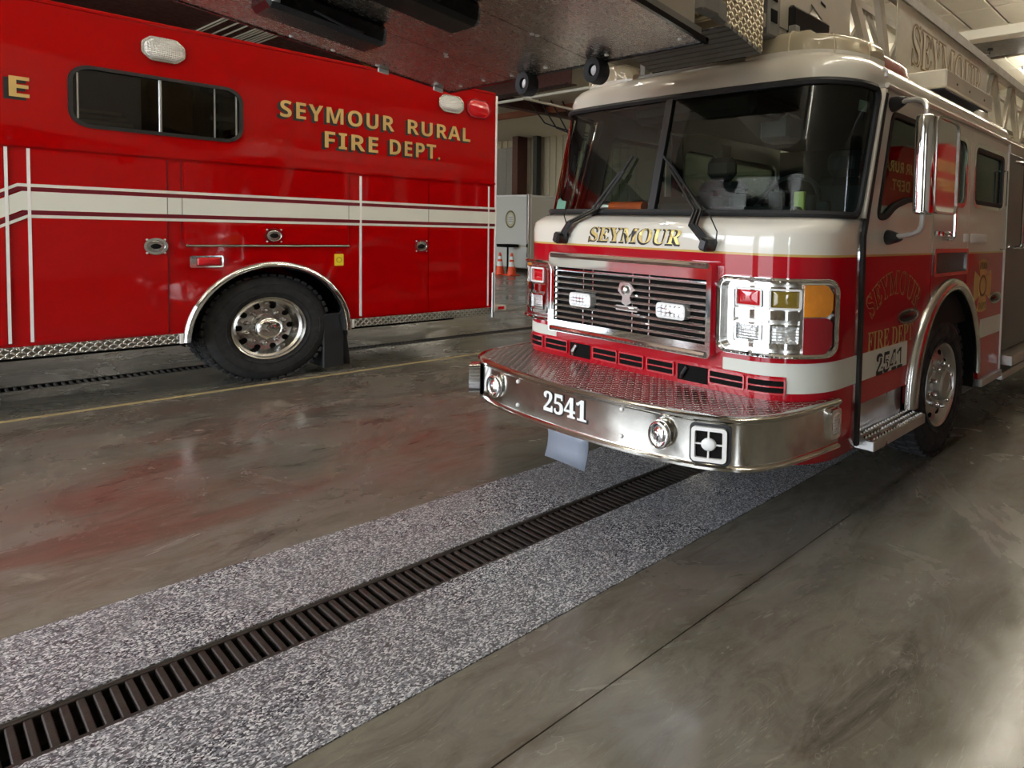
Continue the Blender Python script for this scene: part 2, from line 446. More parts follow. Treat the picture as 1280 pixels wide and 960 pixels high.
CEILZ = 5.2
c = MB().box(-6, 16, -8, 32, CEILZ+.03, CEILZ+.1).build('ceiling', MT_CEILB, smooth=False); c['kind'] = 'structure'
pm = MB().box(-.485, .485, -.295, .295, -.02, .03, .012).data('ceiling_panel', MT_CEIL)
for i in range(12):
    for j in range(16):
        x, y = 5.75+i, 1.0+j*.615
        if 11.2 < x < 12.8: continue
        o = bpy.data.objects.new('ceiling_panel', pm); COL.objects.link(o); o.location = (x, y, CEILZ); o.parent = c
MB().box(-6, 8.8, 10.85, 32, CEILZ-.02, CEILZ+.03).build('dark_ceiling_sheet', MT_BEAM, c, False)  # dark red sheet over this stretch of ceiling
for args in ((-6, 5.2, -8, 10.85), (5.25, 17, -8, .65), (8.82, 16, 10.85, 32)):
    MB().box(args[0], min(args[1], 16), args[2], args[3], CEILZ-.02, CEILZ+.03).build('ceiling_liner', MT_CEIL, c, False)
b = MB().box(16, 16.2, -8, 32, 0, 5.4).build('wall_back', MT_WALLTAN, smooth=False); b['kind'] = 'structure'
rib = MB().box(-.05, 0, -.06, .06, 0, CEILZ, .015).data('wall_rib', MT_WALLTAN)
for i in range(26):
    o = bpy.data.objects.new('wall_rib', rib); COL.objects.link(o); o.location = (16, 17.2+i*.42, 0); o.parent = b
for nm, bx in (('wall_left', (-6, 16, 32, 32.2)), ('wall_right', (-6, 16, -8.2, -8))):
    o = MB().box(*bx, 0, 5.4).build(nm, MT_WALL, smooth=False); o['kind'] = 'structure'
# front wall with open bay doors and one added narrow opening behind the photographer
def FW(u, v, d): return (-6-d, u, v)
DOORS = [(-4.3, -3.5), (1.0, 5.2), (6.6, 10.8), (13, 17.2), (19, 23.2)]  # first opening is narrow, added for a bright streak in the windscreen
loops = [[(-8, 0), (32, 0), (32, 5.4), (-8, 5.4)]]
base = [(-8, 0)]
for a, d in DOORS: base += [(a, 0), (a, 4.8), (d, 4.8), (d, 0)]
base += [(32, 0), (32, 5.4), (-8, 5.4)]
o = MB().plate(FW, [base], 0, .25).build('wall_front', MT_WALL, smooth=False); o['kind'] = 'structure'
o = MB().box(-60, -14, -60, 80, -.3, -.02).build('ground', mat('yard paving', (.34, .33, .31), .8, var=.1), smooth=False); o['kind'] = 'structure'
for a, d in DOORS:
    L = bpy.data.lights.new('bay_door_portal', 'AREA'); L.shape = 'RECTANGLE'; L.size = d-a; L.size_y = 4.8; L.cycles.is_portal = True
    q = bpy.data.objects.new('bay_door_portal', L); COL.objects.link(q); q.location = (-6.1, (a+d)/2, 2.4); q.rotation_euler = (0, R(-90), 0)
    q.rotation_euler = Vector((1, 0, 0)).to_track_quat('-Z', 'Y').to_euler()

# ------------------------------------------------------------------ wheels
def wheel(truck, x, yf, z, style, Rt=.53, lw=.28, blocks=42, label=None):
    """outer face at y = yf, axle along +y"""
    c = (x, yf, z); s = Rt/.53
    rim = MB()
    if style == 'steer':
        rim.lathe([(.298, .05), (.312, .012), (.306, -.004), (.292, .006), (.280, .035), (.268, .062), (.245, .060), (.215, .045), (.175, .038), (.13, .036), (.118, .02), (.112, -.03), (.098, -.045), (.055, -.05), (.05, -.042), (0, -.042)], c, 'y', 48)
        rn, dn, rh, dh = .158, .036, .225, .050
    else:
        rim.lathe([(.298, .05), (.312, .012), (.306, -.004), (.292, .004), (.283, .03), (.262, .045), (.245, .10), (.225, .135), (.18, .145), (.13, .145), (.124, .12), (0, .12)], c, 'y', 48)
        rn, dn, rh, dh = .160, .145, .212, .138
    wh = rim.build('wheel', MT_CHROME2 if style != 'steer' else MT_ALU, truck, ang=25, label=label)
    t = MB()
    t.lathe([(.29, .06), (.302, .02), (.318, .008), (.36, -.006), (.41, -.012), (.455, -.004), (.49*s, .012), (.515*s, .032), (.525*s, .055), (.525*s, lw-.055), (.515*s, lw-.032), (.49*s, lw-.012), (.40, lw), (.30, lw-.03)], c, 'y', 56)
    for rr in (.345, .43):
        t.lathe([(rr-.006, -.004), (rr, -.0135), (rr+.006, -.004)], c, 'y', 56)
    t.build('tyre', MT_TIRE, wh, ang=40)
    tr = MB()
    for i in range(blocks):
        for (h0, h1, off) in ((.012, .085, 0), (.10, lw/2+.04, .5), (lw/2+.055, lw-.10, 0), (lw-.085, lw-.012, .5)):
            if h1 <= h0: continue
            a = 2*pi*(i+off)/blocks; M = Matrix.Translation(Vector(c)) @ Matrix.Rotation(a, 4, 'Y')
            tr.box(.505*s, .532*s, h0, h1, -.025*s, .025*s, .005, M)
    tr.build('tread', MT_TIRE, wh, False)
    if style == 'steer': pass
    else:
        MB().lathe([(.112, .13), (.112, .02), (.104, .004), (.075, -.012), (.035, -.022), (.03, -.03), (0, -.032)], c, 'y', 36).build('hub_cap', MT_CHROME, wh)
    nut = MB().lathe([(.024, .0), (.024, -.012), (.019, -.018), (.019, -.052), (.013, -.064), (0, -.067)], (0, 0, 0), 'y', 10).data('lug_nut', MT_CHROME)
    hole = MB().lathe([(.0, -.004), (.026, -.004), (.03, .004)], (0, 0, 0), 'y', 14).data('hand_hole', MT_DARK)
    for i in range(10):
        a = 2*pi*(i+.5)/10
        for me, nm, rr, dd, ao in ((nut, 'lug_nut', rn, dn, 0), (hole, 'hand_hole', rh, dh, pi/10)):
            q = bpy.data.objects.new(nm, me); COL.objects.link(q); q.location = (x+rr*cos(a+ao), yf+dd, z+rr*sin(a+ao)); q.parent = wh
    return wh

# ------------------------------------------------------------------ ladder truck (right)
YC = 2.86
LT = thing('ladder_truck', 'red and cream aerial ladder truck numbered 2541 parked over the floor drain', 'fire truck', (4.5, YC, 0))
ZK = [(.40, 2.65, .015, .35, 1.23), (.75, 2.64, .015, .35, 1.23), (1.58, 2.64, .015, .35, 1.23), (1.63, 2.652, .02, .34, 1.23), (1.675, 2.73, .03, .30, 1.225), (1.70, 2.80, .03, .29, 1.22), (2.44, 2.955, .03, .29, 1.22), (2.50, 2.955, .03, .31, 1.225), (2.54, 2.965, .03, .32, 1.225), (2.58, 2.99, .03, .33, 1.20), (2.615, 3.04, .02, .34, 1.15), (2.64, 3.13, .02, .34, 1.06), (2.655, 3.30, .02, .34, .88)]
def prm(z):
    if z <= ZK[0][0]: return ZK[0][1:]
    for a, b in zip(ZK, ZK[1:]):
        if z <= b[0]:
            t = (z-a[0])/(b[0]-a[0]); return tuple(a[i]+(b[i]-a[i])*t for i in range(1, 5))
    return ZK[-1][1:]
def F(a, z, d=0):
    Xf, s, r, W = prm(z); v = abs(a); sg = 1 if a >= 0 else -1; flt = W-r
    if v <= flt: x = Xf+s*(v/flt)**2; y = v; nx, ny = -1, 2*s*v/flt/flt; m = math.hypot(nx, ny); nx /= m; ny /= m
    elif v <= flt+r*pi/2: th = (v-flt)/r; y = flt+r*sin(th); x = Xf+s+r*(1-cos(th)); nx, ny = -cos(th), sin(th)
    else: x = Xf+s+r+(v-flt-r*pi/2); y = W; nx, ny = 0, 1
    return (x+nx*d, YC-sg*(y+ny*d), z)
def aend(Xe, z):
    Xf, s, r, W = prm(z); return (W-r)+r*pi/2+(Xe-(Xf+s+r))
def apts(z, a0, a1):
    """arc samples between a0 and a1, dense on the corners"""
    Xf, s, r, W = prm(z); fltw = W-r; k = []
    for t in [-1, -.75, -.5, -.25, 0, .25, .5, .75, 1]: k.append(t*fltw)
    for i in range(1, 10): q = fltw+r*pi/2*i/9; k += [q, -q]
    k = sorted(k); return [a0+(a1-a0)*0]+[q for q in k if a0 < q < a1]+[a1]
def fsheet(zs, lo, hi, n=40, d=0):
    rows = []
    for z in zs:
        a0, a1 = lo(z), hi(z); Xf, s, r, W = prm(z)
        # fixed fractions: flat, corner, side on both halves
        f1, f2 = W-r, W-r+r*pi/2; row = []
        for sg in (-1, 1):
            e = a1 if sg > 0 else -a0
            seq = [f1*i/6 for i in range(0 if sg > 0 else 1, 7)]+[f1+(f2-f1)*i/9 for i in range(1, 10)]+[f2+(e-f2)*i/3 for i in range(1, 4)]
            seq = [min(q, e) for q in seq]
            row.append([sg*q for q in seq])
        rr = row[0][::-1]+row[1]
        rows.append([F(a, z, d) for a in rr])
    return rows
XD = lambda z: 3.205 if z < 1.6 else 3.205+.262*(z-1.62)          # front edge of the cab doors
XW = lambda z: 3.165+.282*(z-1.70)                                 # rear edge of the windscreen
lower = MB().grid(fsheet([.42, .6, .78, .95, 1.2, 1.4, 1.55, 1.58, 1.605, 1.63, 1.655, 1.675, 1.70], lambda z: -aend(XD(z), z)+.006, lambda z: aend(XD(z), z)-.006))
cab = lower.build('cab_front', MT_CAB, LT, ang=50, solid=.02)
# roof with the rounded brow
def roofrow(z, tail=5.96):
    Xf, s, r, W = prm(z); out = []
    f1, f2 = W-r, W-r+r*pi/2
    seq = [f1*i/6 for i in range(7)]+[f1+(f2-f1)*i/9 for i in range(1, 10)]
    e = f2+(tail-(Xf+s+r)); seq += [f2+(e-f2)*i/6 for i in range(1, 7)]
    return [F(-q, z) for q in seq[::-1]]+[F(q, z) for q in seq[1:]]
rows = [roofrow(z) for z in (2.425, 2.44, 2.47, 2.50, 2.54, 2.56, 2.58, 2.60, 2.615, 2.63, 2.64, 2.655)]
rf = MB().grid(rows); last = rows[-1]; n = len(last); mid = [(max(p[0], 3.4), YC, 2.665) for p in last]
rf.grid([last, [((p[0]+3.6)/2 if p[0] < 3.6 else p[0], (p[1]+YC)/2, 2.665) for p in last]])
half = [((p[0]+3.6)/2 if p[0] < 3.6 else p[0], (p[1]+YC)/2, 2.665) for p in last]
rf.add(half, [tuple(range(n))])
rf.add([p for p in rows[0]]+[(5.96, YC, 2.425)], [])
rf.build('cab_roof', MT_CREAM, LT, ang=40)
for sg in (1, -1):
    g = MB()
    g.tube([(x, YC-sg*1.238, 2.468) for x in (3.42, 4.2, 5.0, 5.9)]+[(5.955, YC-sg*1.238, 2.45), (5.962, YC-sg*1.238, 2.38)], .016, 8)
    g.build('gutter_rail', MT_CREAM, LT)
    g = MB(); g.tube([(x, YC-sg*1.215, 2.545) for x in (4.25, 5.0, 5.8)]+[(5.93, YC-sg*1.215, 2.52)], .011, 8); g.build('roof_rail', MT_CREAM, LT)
# pillars
for sg in (1, -1):
    rws = []
    for i in range(8):
        z = 1.70+.74*i/7; a0, a1 = aend(XW(z), z), aend(XD(z), z)-.006
        rws.append([F(sg*(a0+(a1-a0)*t), z) for t in (0, .5, 1)])
    MB().grid(rws).build('windscreen_pillar', MT_CAB, LT, solid=.03)
for sg in (1, -1):
    MB().grid([[(XD(z)+dx, YC-sg*1.2312, z) for dx in (-.024, .010)] for z in (.44, .8, 1.2, 1.6, 1.7, 2.0, 2.42)]).build('door_gap_strip', MT_BLACK, LT, False, solid=.02)  # dark strip laid in place of the shaded gap ahead of the door
# windscreen and its gasket
zw = [1.70+.745*i/8 for i in range(9)]
MB().grid(fsheet(zw, lambda z: -aend(XW(z), z)+.02, lambda z: aend(XW(z), z)-.02, d=.0)).build('windscreen', MT_GLASSW, LT, ang=60)
gk = MB()
def gpath(pts, r): gk.tube(pts, r, 6)
bot = [F(a, 1.712, .012) for a in apts(1.712, -aend(XW(1.71), 1.71)+.03, aend(XW(1.71), 1.71)-.06)]
top = [F(a, 2.432, .006) for a in apts(2.432, -aend(XW(2.43), 2.43)+.03, aend(XW(2.43), 2.43)-.06)]
for P in (bot, top): gpath(P, .02)
for sg in (1, -1):
    gpath([F(sg*(aend(XW(z), z)-.02), z, .008) for z in [1.77+.6*i/8 for i in range(9)]], .019)
    for z0, z1 in ((1.712, 1.77), (2.432, 2.37)):
        e = lambda z: aend(XW(z), z)-.02
        gpath([F(sg*(e(z0)-.055*(1-sin(t))), z0+(z1-z0)*(1-cos(t)), .008) for t in [pi/2*k/5 for k in range(6)]], .019)
gk.build('windscreen_gasket', MT_BLACK, LT)
MB().band(lambda u, v, d: F(u, v, d), [(-.028, 1.71, 2.43), (0, 1.71, 2.43), (.028, 1.71, 2.43)], -.012, .016).build('windscreen_divider', MT_BLKPL, LT)
# inspection stickers on the glass
MB().band(F, [(aend(XW(2.3), 2.3)-.175, 2.285, 2.345), (aend(XW(2.3), 2.3)-.105, 2.285, 2.345)], -.012, -.008).build('windscreen_sticker', MT_GREENP, LT, label='small pale sticker in the top corner of the windscreen')
MB().band(F, [(-1.10, 1.732, 1.80), (-1.06, 1.732, 1.80), (-1.02, 1.732, 1.81), (-.98, 1.732, 1.792), (-.92, 1.732, 1.785)], -.022, -.018).build('paper_slip', MT_GREENP, LT, label='pale green paper in the lower far corner of the windscreen')

# near and far cab sides
arch_c = (4.61, .50)
def cabside(sg):
    Y0 = YC-sg*1.23
    mp = lambda u, v, d: (u, Y0-sg*d, v)
    zs = [.42+(.0)]
    door = [(3.212, .66), (3.212, 1.60), (XD(2.0)+.006, 2.0), (XD(2.42)+.006, 2.425), (4.225, 2.425), (4.225, 1.53)]
    arc = [(arch_c[0]+.70*cos(R(t)), arch_c[1]+.78*sin(R(t))) for t in range(118, 181, 6)]
    arc = [p for p in arc if p[0] < 4.22]
    door += arc[:]; door += [(3.905, .66)]
    w1 = roundpoly([(3.36, 1.70), (3.50, 1.695), (3.62, 1.77), (3.84, 1.825), (4.14, 1.83), (4.14, 2.34), (3.52, 2.345)], .07)
    d1 = MB().plate(mp, [door, w1], -.03, 0).build('front_door', MT_CAB, LT, ang=20)
    MB().plate(mp, [inset(w1, -.004)], -.02, -.016).build('door_glass', MT_GLASSS, d1, False)
    MB().ring(mp, inset(w1, .004), inset(w1, .032), -.018, .006).build('window_gasket', MT_BLACK, d1)
    # middle panel over the wheel
    arcm = [(arch_c[0]+.70*cos(R(t)), arch_c[1]+.78*sin(R(t))) for t in range(60, 124, 6)]
    mid = [(4.237, 1.53), (4.237, 2.425), (4.962, 2.425), (4.962, 1.30)]+[p for p in arcm if 4.24 < p[0] < 4.95]+[(4.237, 1.18)]
    w2 = rrect(4.38, 4.86, 1.85, 2.335, .08)
    md = MB().plate(mp, [mid, w2], -.03, 0).build('centre_panel', MT_CAB, LT, ang=20)
    MB().plate(mp, [inset(w2, -.004)], -.02, -.016).build('centre_glass', MT_GLASSS, md, False)
    MB().ring(mp, inset(w2, -.018), inset(w2, .014), -.005, .008).build('window_frame', MT_CHROME, md)
    MB().ring(mp, rrect(4.255, 4.95, 1.335, 1.53, .02), rrect(4.285, 4.92, 1.36, 1.50, .015), -.005, .016).build('air_intake_frame', MT_CHROME, md)
    lv = MB().band(mp, [(4.28, 1.36, 1.50), (4.92, 1.36, 1.50)], -.008, .002); lv.build('air_intake_mesh', MT_BLKPL, md, False)
    # rear door
    arr = [(arch_c[0]+.74*cos(R(t)), arch_c[1]+.78*sin(R(t))) for t in range(2, 66, 6)]
    rd = [(5.372, .44)]+[p for p in arr if p[0] > 4.975]+[(4.974, 1.30), (4.974, 2.425), (5.945, 2.425), (5.945, .44)]
    w3 = rrect(5.05, 5.855, 1.86, 2.335, .08)
    d2 = MB().plate(mp, [rd, w3], -.03, 0).build('rear_door', MT_CAB, LT, ang=20)
    MB().plate(mp, [inset(w3, -.004)], -.02, -.016).build('door_glass', MT_GLASSS, d2, False)
    MB().ring(mp, inset(w3, -.016), inset(w3, .014), -.005, .007).build('window_frame', MT_CHROME, d2)
    MB().ring(mp, inset(w3, .014), inset(w3, .05), -.012, .003).build('window_gasket', MT_BLACK, d2)
    # stripe
    MB().band(mp, [(3.212, .79, .945), (3.875, .79, .945)], -.004, .002).build('white_stripe', MT_WHITE, d1, False)
    MB().band(mp, [(5.36, .785, .94), (5.945, .785, .94)], -.004, .002).build('white_stripe', MT_WHITE, d2, False)
    # handles
    for dd, u0, u1, zc in ((d1, 3.71, 4.03, 1.105), (d2, 5.58, 5.90, 1.10)):
        MB().dome(mp, oval((u0+u1)/2, zc, (u1-u0)/2, .042), .004, .022).build('door_handle', MT_GLOSSBLK, dd)
        MB().ring(mp, oval((u0+u1)/2, zc, (u1-u0)/2+.008, .05), oval((u0+u1)/2, zc, (u1-u0)/2-.006, .036), 0, .010).build('handle_bezel', MT_CHROME2, dd)
    # fender flare
    rows = []
    for t in range(0, 181, 6):
        ca, sa = cos(R(t)), sin(R(t)); row = []
        aw = .715 if ca < 0 else .745
        for rad, dd in ((.02, .0), (.02, .03), (-.005, .052), (-.06, .058), (-.10, .045), (-.115, .0), (-.115, -.06)):
            if ca > 0: rad = rad*(1-.72*ca)+.012*ca; dd = dd*(1-.6*ca) if dd > 0 else dd
            row.append(mp(arch_c[0]+(aw+rad)*ca, arch_c[1]+(.80+rad*.75)*sa, dd))
        rows.append(row)
    MB().grid(rows).build('fender_flare', MT_CHROME2, LT, ang=60)
    lin = MB().grid([[mp(arch_c[0]+.64*cos(R(t)), arch_c[1]+.72*sin(R(t)), dd) for dd in (.0, -.5)] for t in range(-8, 189, 7)]); lin.build('wheel_well', MT_DARK, LT)
    # step under the front door with its grip bumps
    kp = MB().band(mp, [(3.22, .47, .655), (3.9, .47, .655)], -.06, -.04).build('kick_panel', MT_ALU, LT, False)
    st = MB().box(3.24, 3.985, min(mp(0, 0, -.06)[1], mp(0, 0, .10)[1]), max(mp(0, 0, -.06)[1], mp(0, 0, .10)[1]), .405, .468, .006).build('step', MT_ALU, LT)
    bm_ = MB()
    for i in range(19):
        for dd in (-.02, .03, .08): bm_.lathe([(.013, 0), (.009, .012), (0, .015)], mp(3.27+i*.038, .467, dd), 'z', 7)
    bm_.build('grip_bumps', MT_CHROME, st, kind='stuff')
    rs = MB().box(5.39, 5.97, min(mp(0, 0, -.1)[1], mp(0, 0, .03)[1]), max(mp(0, 0, -.1)[1], mp(0, 0, .03)[1]), .375, .44, .005).build('rear_step', MT_ALU, LT)
    # vertical trim at the rear edge
    MB().band(mp, [(5.948, .44, 2.43), (5.962, .44, 2.43)], -.03, .014).build('edge_trim', MT_WSTRIP, LT, False)
    # marker lamps by the rear door and the grab rail
    MB().dome(mp, rrect(4.86, 4.955, 1.575, 1.64, .015), .004, .016).build('marker_lamp', MT_WLET, md)
    MB().dome(mp, rrect(5.03, 5.43, 1.572, 1.645, .015), .004, .018).build('marker_lamp', MT_WLET, d2)
    g = MB(); g.tube([mp(4.425, 1.60, .0), mp(4.425, 1.60, .07), mp(4.425, 1.62, .08), mp(4.425, 2.22, .08), mp(4.425, 2.24, .07), mp(4.425, 2.24, 0)], .015, 8)
    g.tube([mp(4.26, 1.64, .02), mp(4.40, 1.64, .03), mp(4.58, 1.63, .02)], .012, 8)
    for u in (4.26, 4.34, 4.5, 4.58): g.lathe([(.022, 0), (.022, .03), (0, .034)], mp(u, 1.62, .02), 'z', 8)
    g.build('grab_rail', MT_CHROME, LT)
    g = MB()
    for u, z0, z1 in ((6.22, 1.53, 2.32), (6.42, 1.53, 2.32)): g.tube([mp(u, z0, .0), mp(u, z0+.01, .07), mp(u, z0+.04, .085), mp(u, z1-.04, .085), mp(u, z1-.01, .07), mp(u, z1, 0)], .015, 8)
    g.build('grab_rail', MT_CHROME, LT)
    g = MB(); g.tube([mp(5.84, 1.52, .0), mp(5.84, 1.52, .04), mp(5.84, 2.2, .04), mp(5.84, 2.2, 0)], .010, 6); g.build('grab_rail', MT_CHROME, d2)
    if sg > 0:
        # mirror
        my = Y0-sg*.33; mir = MB()
        m2 = lambda u, v, d: (u, my-sg*d, v)
        prof = [(-.05, .0), (-.046, .022), (-.034, .038), (-.018, .047), (.02, .05), (.045, .048), (.045, -.048), (.02, -.05), (-.018, -.047), (-.034, -.038), (-.046, -.022)]
        prow = []
        for z, k in ((1.725, .2), (1.727, .75), (1.735, .95), (1.75, 1), (2.215, 1), (2.232, .95), (2.24, .75), (2.242, .2)):
            prow.append([(3.215+px*k, my+py*k, z) for px, py in prof])
        mir.grid(prow, True)
        mo = mir.build('mirror', MT_CHROME, LT)
        pl = roundpoly([(3.25, 1.735), (3.60, 1.735), (3.60, 2.245), (3.25, 2.245)], .06)
        MB().plate(m2, [pl], .028, .045).build('mirror_face', MT_CHROME, mo)
        MB().ring(m2, pl, inset(pl, .012), .02, .053).build('mirror_rim', MT_CHROME2, mo)
        MB().box(3.26, 3.6, my-.04, my+.03, 1.76, 2.22, .02).build('mirror_back', MT_BLKPL, mo)
        ar = MB()
        ar.tube([(3.50, 1.60, 2.375), (3.42, 1.50, 2.368), (3.34, 1.40, 2.350), (3.285, 1.34, 2.325), (3.25, 1.312, 2.295), (3.235, 1.303, 2.265), (3.228, 1.30, 2.22)], .015, 8)
        ar.build('mirror_arm', MT_BRIGHT, LT); ar = MB()
        ar.tube([(3.50, 1.60, 1.605), (3.42, 1.50, 1.61), (3.34, 1.40, 1.622), (3.285, 1.34, 1.640), (3.25, 1.312, 1.665), (3.235, 1.303, 1.695), (3.226, 1.30, 1.74)], .015, 8)
        ar.build('mirror_arm', MT_BRIGHT, LT)
        for z in (2.375, 1.60):
            cap = MB(); cap.tube([(3.52, Y0+sg*.005, z), (3.50, Y0-sg*.03, z), (3.45, Y0-sg*.10, z), (3.435, Y0-sg*.12, z)], .04, 12, rs=[.045, .042, .026, .018]); cap.build('mirror_mount', MT_BLKPL, LT)
    return mp, d1, d2
RM, RD1, RD2 = cabside(1)
FMp, FD1, FD2 = cabside(-1)
# lettering on the near door
def arched(u, v):
    cx, r = 3.672, .62; th = (u-cx)/r; rr = r+(v-1.395)
    return cx+rr*sin(th)*.98, 1.395-r+rr*cos(th)*1.0
lettering('door_lettering', 'SEYMOUR', RM, (3.215, 4.13, 1.255, 1.40), .002, MT_GOLD, RD1, space=1.1, warp=arched, offset=.012)
lettering('door_lettering_inner', 'SEYMOUR', RM, (3.215, 4.13, 1.255, 1.40), .0032, mat('letter red', (.30, .003, .01), .25), RD1, space=1.1, warp=arched, offset=-.012)
lettering('door_lettering', 'FIRE DEPT', RM, (3.31, 3.955, .945, 1.055), .002, MT_GOLD, RD1, offset=.0)
lettering('door_number', '2541', RM, (3.435, 3.80, .792, .912), .0035, MT_BLKLET, RD1, offset=.03)
lettering('door_number_inner', '2541', RM, (3.455, 3.785, .807, .897), .0045, MT_WHITE, RD1, offset=-.012)
# fire service cross on the rear door
cr = []
for k in range(4):
    a0 = 90*k
    for da, rr in ((-32, .235), (-16, .222), (0, .218), (16, .222), (32, .235), (45, .10)):
        t = R(a0+da); cr.append((5.39+rr*cos(t)*1.05, 1.22+rr*sin(t)*1.0))
MB().plate(RM, [cr], .0, .002).build('door_emblem', MT_GOLD, RD2, False)
MB().ring(RM, oval(5.39, 1.22, .095, .09), oval(5.39, 1.22, .075, .07), .0, .004).build('emblem_ring', mat('emblem brown', (.16, .06, .02), .4), RD2, False)
lettering('emblem_lettering', 'FIRE', RM, (5.29, 5.49, 1.36, 1.41), .0035, MT_BLKLET, RD2)
lettering('emblem_lettering', 'DEPT', RM, (5.29, 5.49, 1.03, 1.08), .0035, MT_BLKLET, RD2)

# front: lettering, bands, stripes
lettering('nose_lettering_shadow', 'SEYMOUR', F, (-.375, .405, 1.520, 1.612), .0020, MT_BLKLET, cab, shear=.03, offset=.028, shift=(-.010, -.003))
lettering('nose_lettering', 'SEYMOUR', F, (-.375, .405, 1.524, 1.612), .0034, MT_GOLD2, cab, shear=.03, offset=-.006)
ee = aend(3.2, .87)
def stripe(sg):
    cols = [(sg*.715, .878, .938)]+[(sg*(.72+.376*i/20), .876, .94+.005*i/20) for i in range(21)]
    MB().band(F, cols, -.003, .002).build('white_stripe', MT_WHITE, cab)
    MB().band(F, [(sg*q, .79, .945) for q in [1.092+(ee-1.092)*i/20 for i in range(21)]], -.003, .002).build('white_stripe', MT_WHITE, cab)
stripe(1); stripe(-1)
# vents in the valance
MT_VENTF = mat('vent frame red', (.55, .03, .04), .3, coat=1)
VENTS = [(.625, .862), (.878, 1.088), (-.33, -.10), (-.085, .13), (.155, .372), (-.835, -.585), (-1.07, -.86)]
for a0, a1 in VENTS:
    L = densify(rrect(a0, a1, .783, .864, .014), .04); 
    vf = MB().ring(F, L, inset(L, .009), -.002, .010).build('valance_vent', MT_VENTF, cab)
    MB().band(F, [(a0+.004+(a1-a0-.008)*i/5, .788, .859) for i in range(6)], -.003, .002).build('vent_opening', MT_DARK, vf, False)
    MB().band(F, [(a0+.006+(a1-a0-.012)*i/5, .8195, .8265) for i in range(6)], .0, .010).build('vent_bar', MT_VENTF, vf)
for a0, a1 in ((.395, .612), (-.565, -.36)):
    vf = MB().band(F, [(a0+(a1-a0)*i/4, .772, .86) for i in range(5)], -.003, .003).build('hook_opening', MT_DARK, cab, False)
    tb = MB(); tb.tube([F(a0+.03, .785, .0), F(a0+.05, .81, .018), F(a0+.075, .85, .008)], .012, 8); tb.build('tow_hook', MT_ALU if a0 < 0 else MT_BLKPL, vf)

# grille
GA0, GA1, GZ0, GZ1 = -.735, .665, .925, 1.442
def GP(u, v, d): return (2.650-d, YC-u, v)
go = densify(rrect(GA0, GA1, GZ0, GZ1, .03), .1); gi = [(max(GA0+.055, min(GA1-.022, (u-(GA0+GA1)/2)*.955+(GA0+GA1)/2)), max(GZ0+.075, min(GZ1-.095, v))) for u, v in go]
gr = MB()
gr.ring(GP, go, [(u*.995, v) for u, v in gi], -.02, .055)
grille = gr.build('grille', MT_CHROME, LT, ang=30)
MB().tube([GP(GA0+.03, GZ1-.02, .052), GP(GA1-.03, GZ1-.02, .052)], .018, 8).tube([GP(GA0+.03, GZ0+.02, .052), GP(GA1-.03, GZ0+.02, .052)], .018, 8).build('frame_bead', MT_CHROME, grille)
MB().band(GP, [(GA0+.04, GZ0+.06, GZ1-.08), (GA1-.02, GZ0+.06, GZ1-.08)], -.005, .013).build('grille_back', MT_DARK, grille, False)
sl = None
for i in range(9):
    z = 1.0195+i*.0381
    b = MB()
    prof = [(0, -.008), (.016, -.0095), (.024, -.005), (.025, .002), (.016, .010), (0, .011)]
    b.grid([[GP(u, z+pz, .020+pd) for pd, pz in prof] for u in (GA0+.055, -.69, -.55, -.25, .3, .63, GA1-.022)], True)
    b.build('slat', MT_CHROME, grille)
for u in (-.42, .03, .17, -.33):
    MB().band(GP, [(u-.004, 1.0, 1.345), (u+.004, 1.0, 1.345)], .01, .022).build('grille_rod', MT_CHROME2, grille, False)
MB().tube([GP(GA0+.055, 1.005, .03), GP(GA0+.055, 1.345, .03)], .012, 8).build('side_post', MT_CHROME, grille)
MT_LED = mat('led lamp cells', (.75, .75, .78), .2, .4, emit=((.9, .93, 1), .35))
for a0, a1, z0, z1 in ((-.505, -.315, 1.115, 1.185), (.27, .475, 1.12, 1.19)):
    lm = MB().dome(GP, rrect(a0, a1, z0, z1, .02), .04, .02).build('grille_lamp', MT_CHROME2, grille)
    MB().ring(GP, rrect(a0-.008, a1+.008, z0-.008, z1+.008, .024), rrect(a0+.006, a1-.006, z0+.006, z1-.006, .015), .0, .058).build('lamp_bezel', MT_WSTRIP, lm)
    q = MB()
    for r_ in range(3):
        for c_ in range(6):
            u = a0+.018+(a1-a0-.036)*c_/5; v = z0+.014+(z1-z0-.028)*r_/2
            q.dome(GP, oval(u, v, .012, .009, 8), .058, .008, 2)
    q.build('led_cells', MT_LED, lm, kind='stuff')
# badge in the middle of the grille: a small winged head over a name bar
eg = MB()
eg.plate(GP, [roundpoly([(-.075, 1.235), (-.055, 1.285), (-.01, 1.29), (.04, 1.28), (.075, 1.245), (.05, 1.235), (.03, 1.20), (.045, 1.17), (.0, 1.15), (-.04, 1.165), (-.03, 1.205)], .01)], .02, .045)
eg.dome(GP, oval(-.005, 1.245, .035, .03, 14), .045, .02)
eg.plate(GP, [rrect(-.095, .095, 1.118, 1.150, .01)], .02, .04)
eg.build('grille_badge', MT_CHROME2, grille)

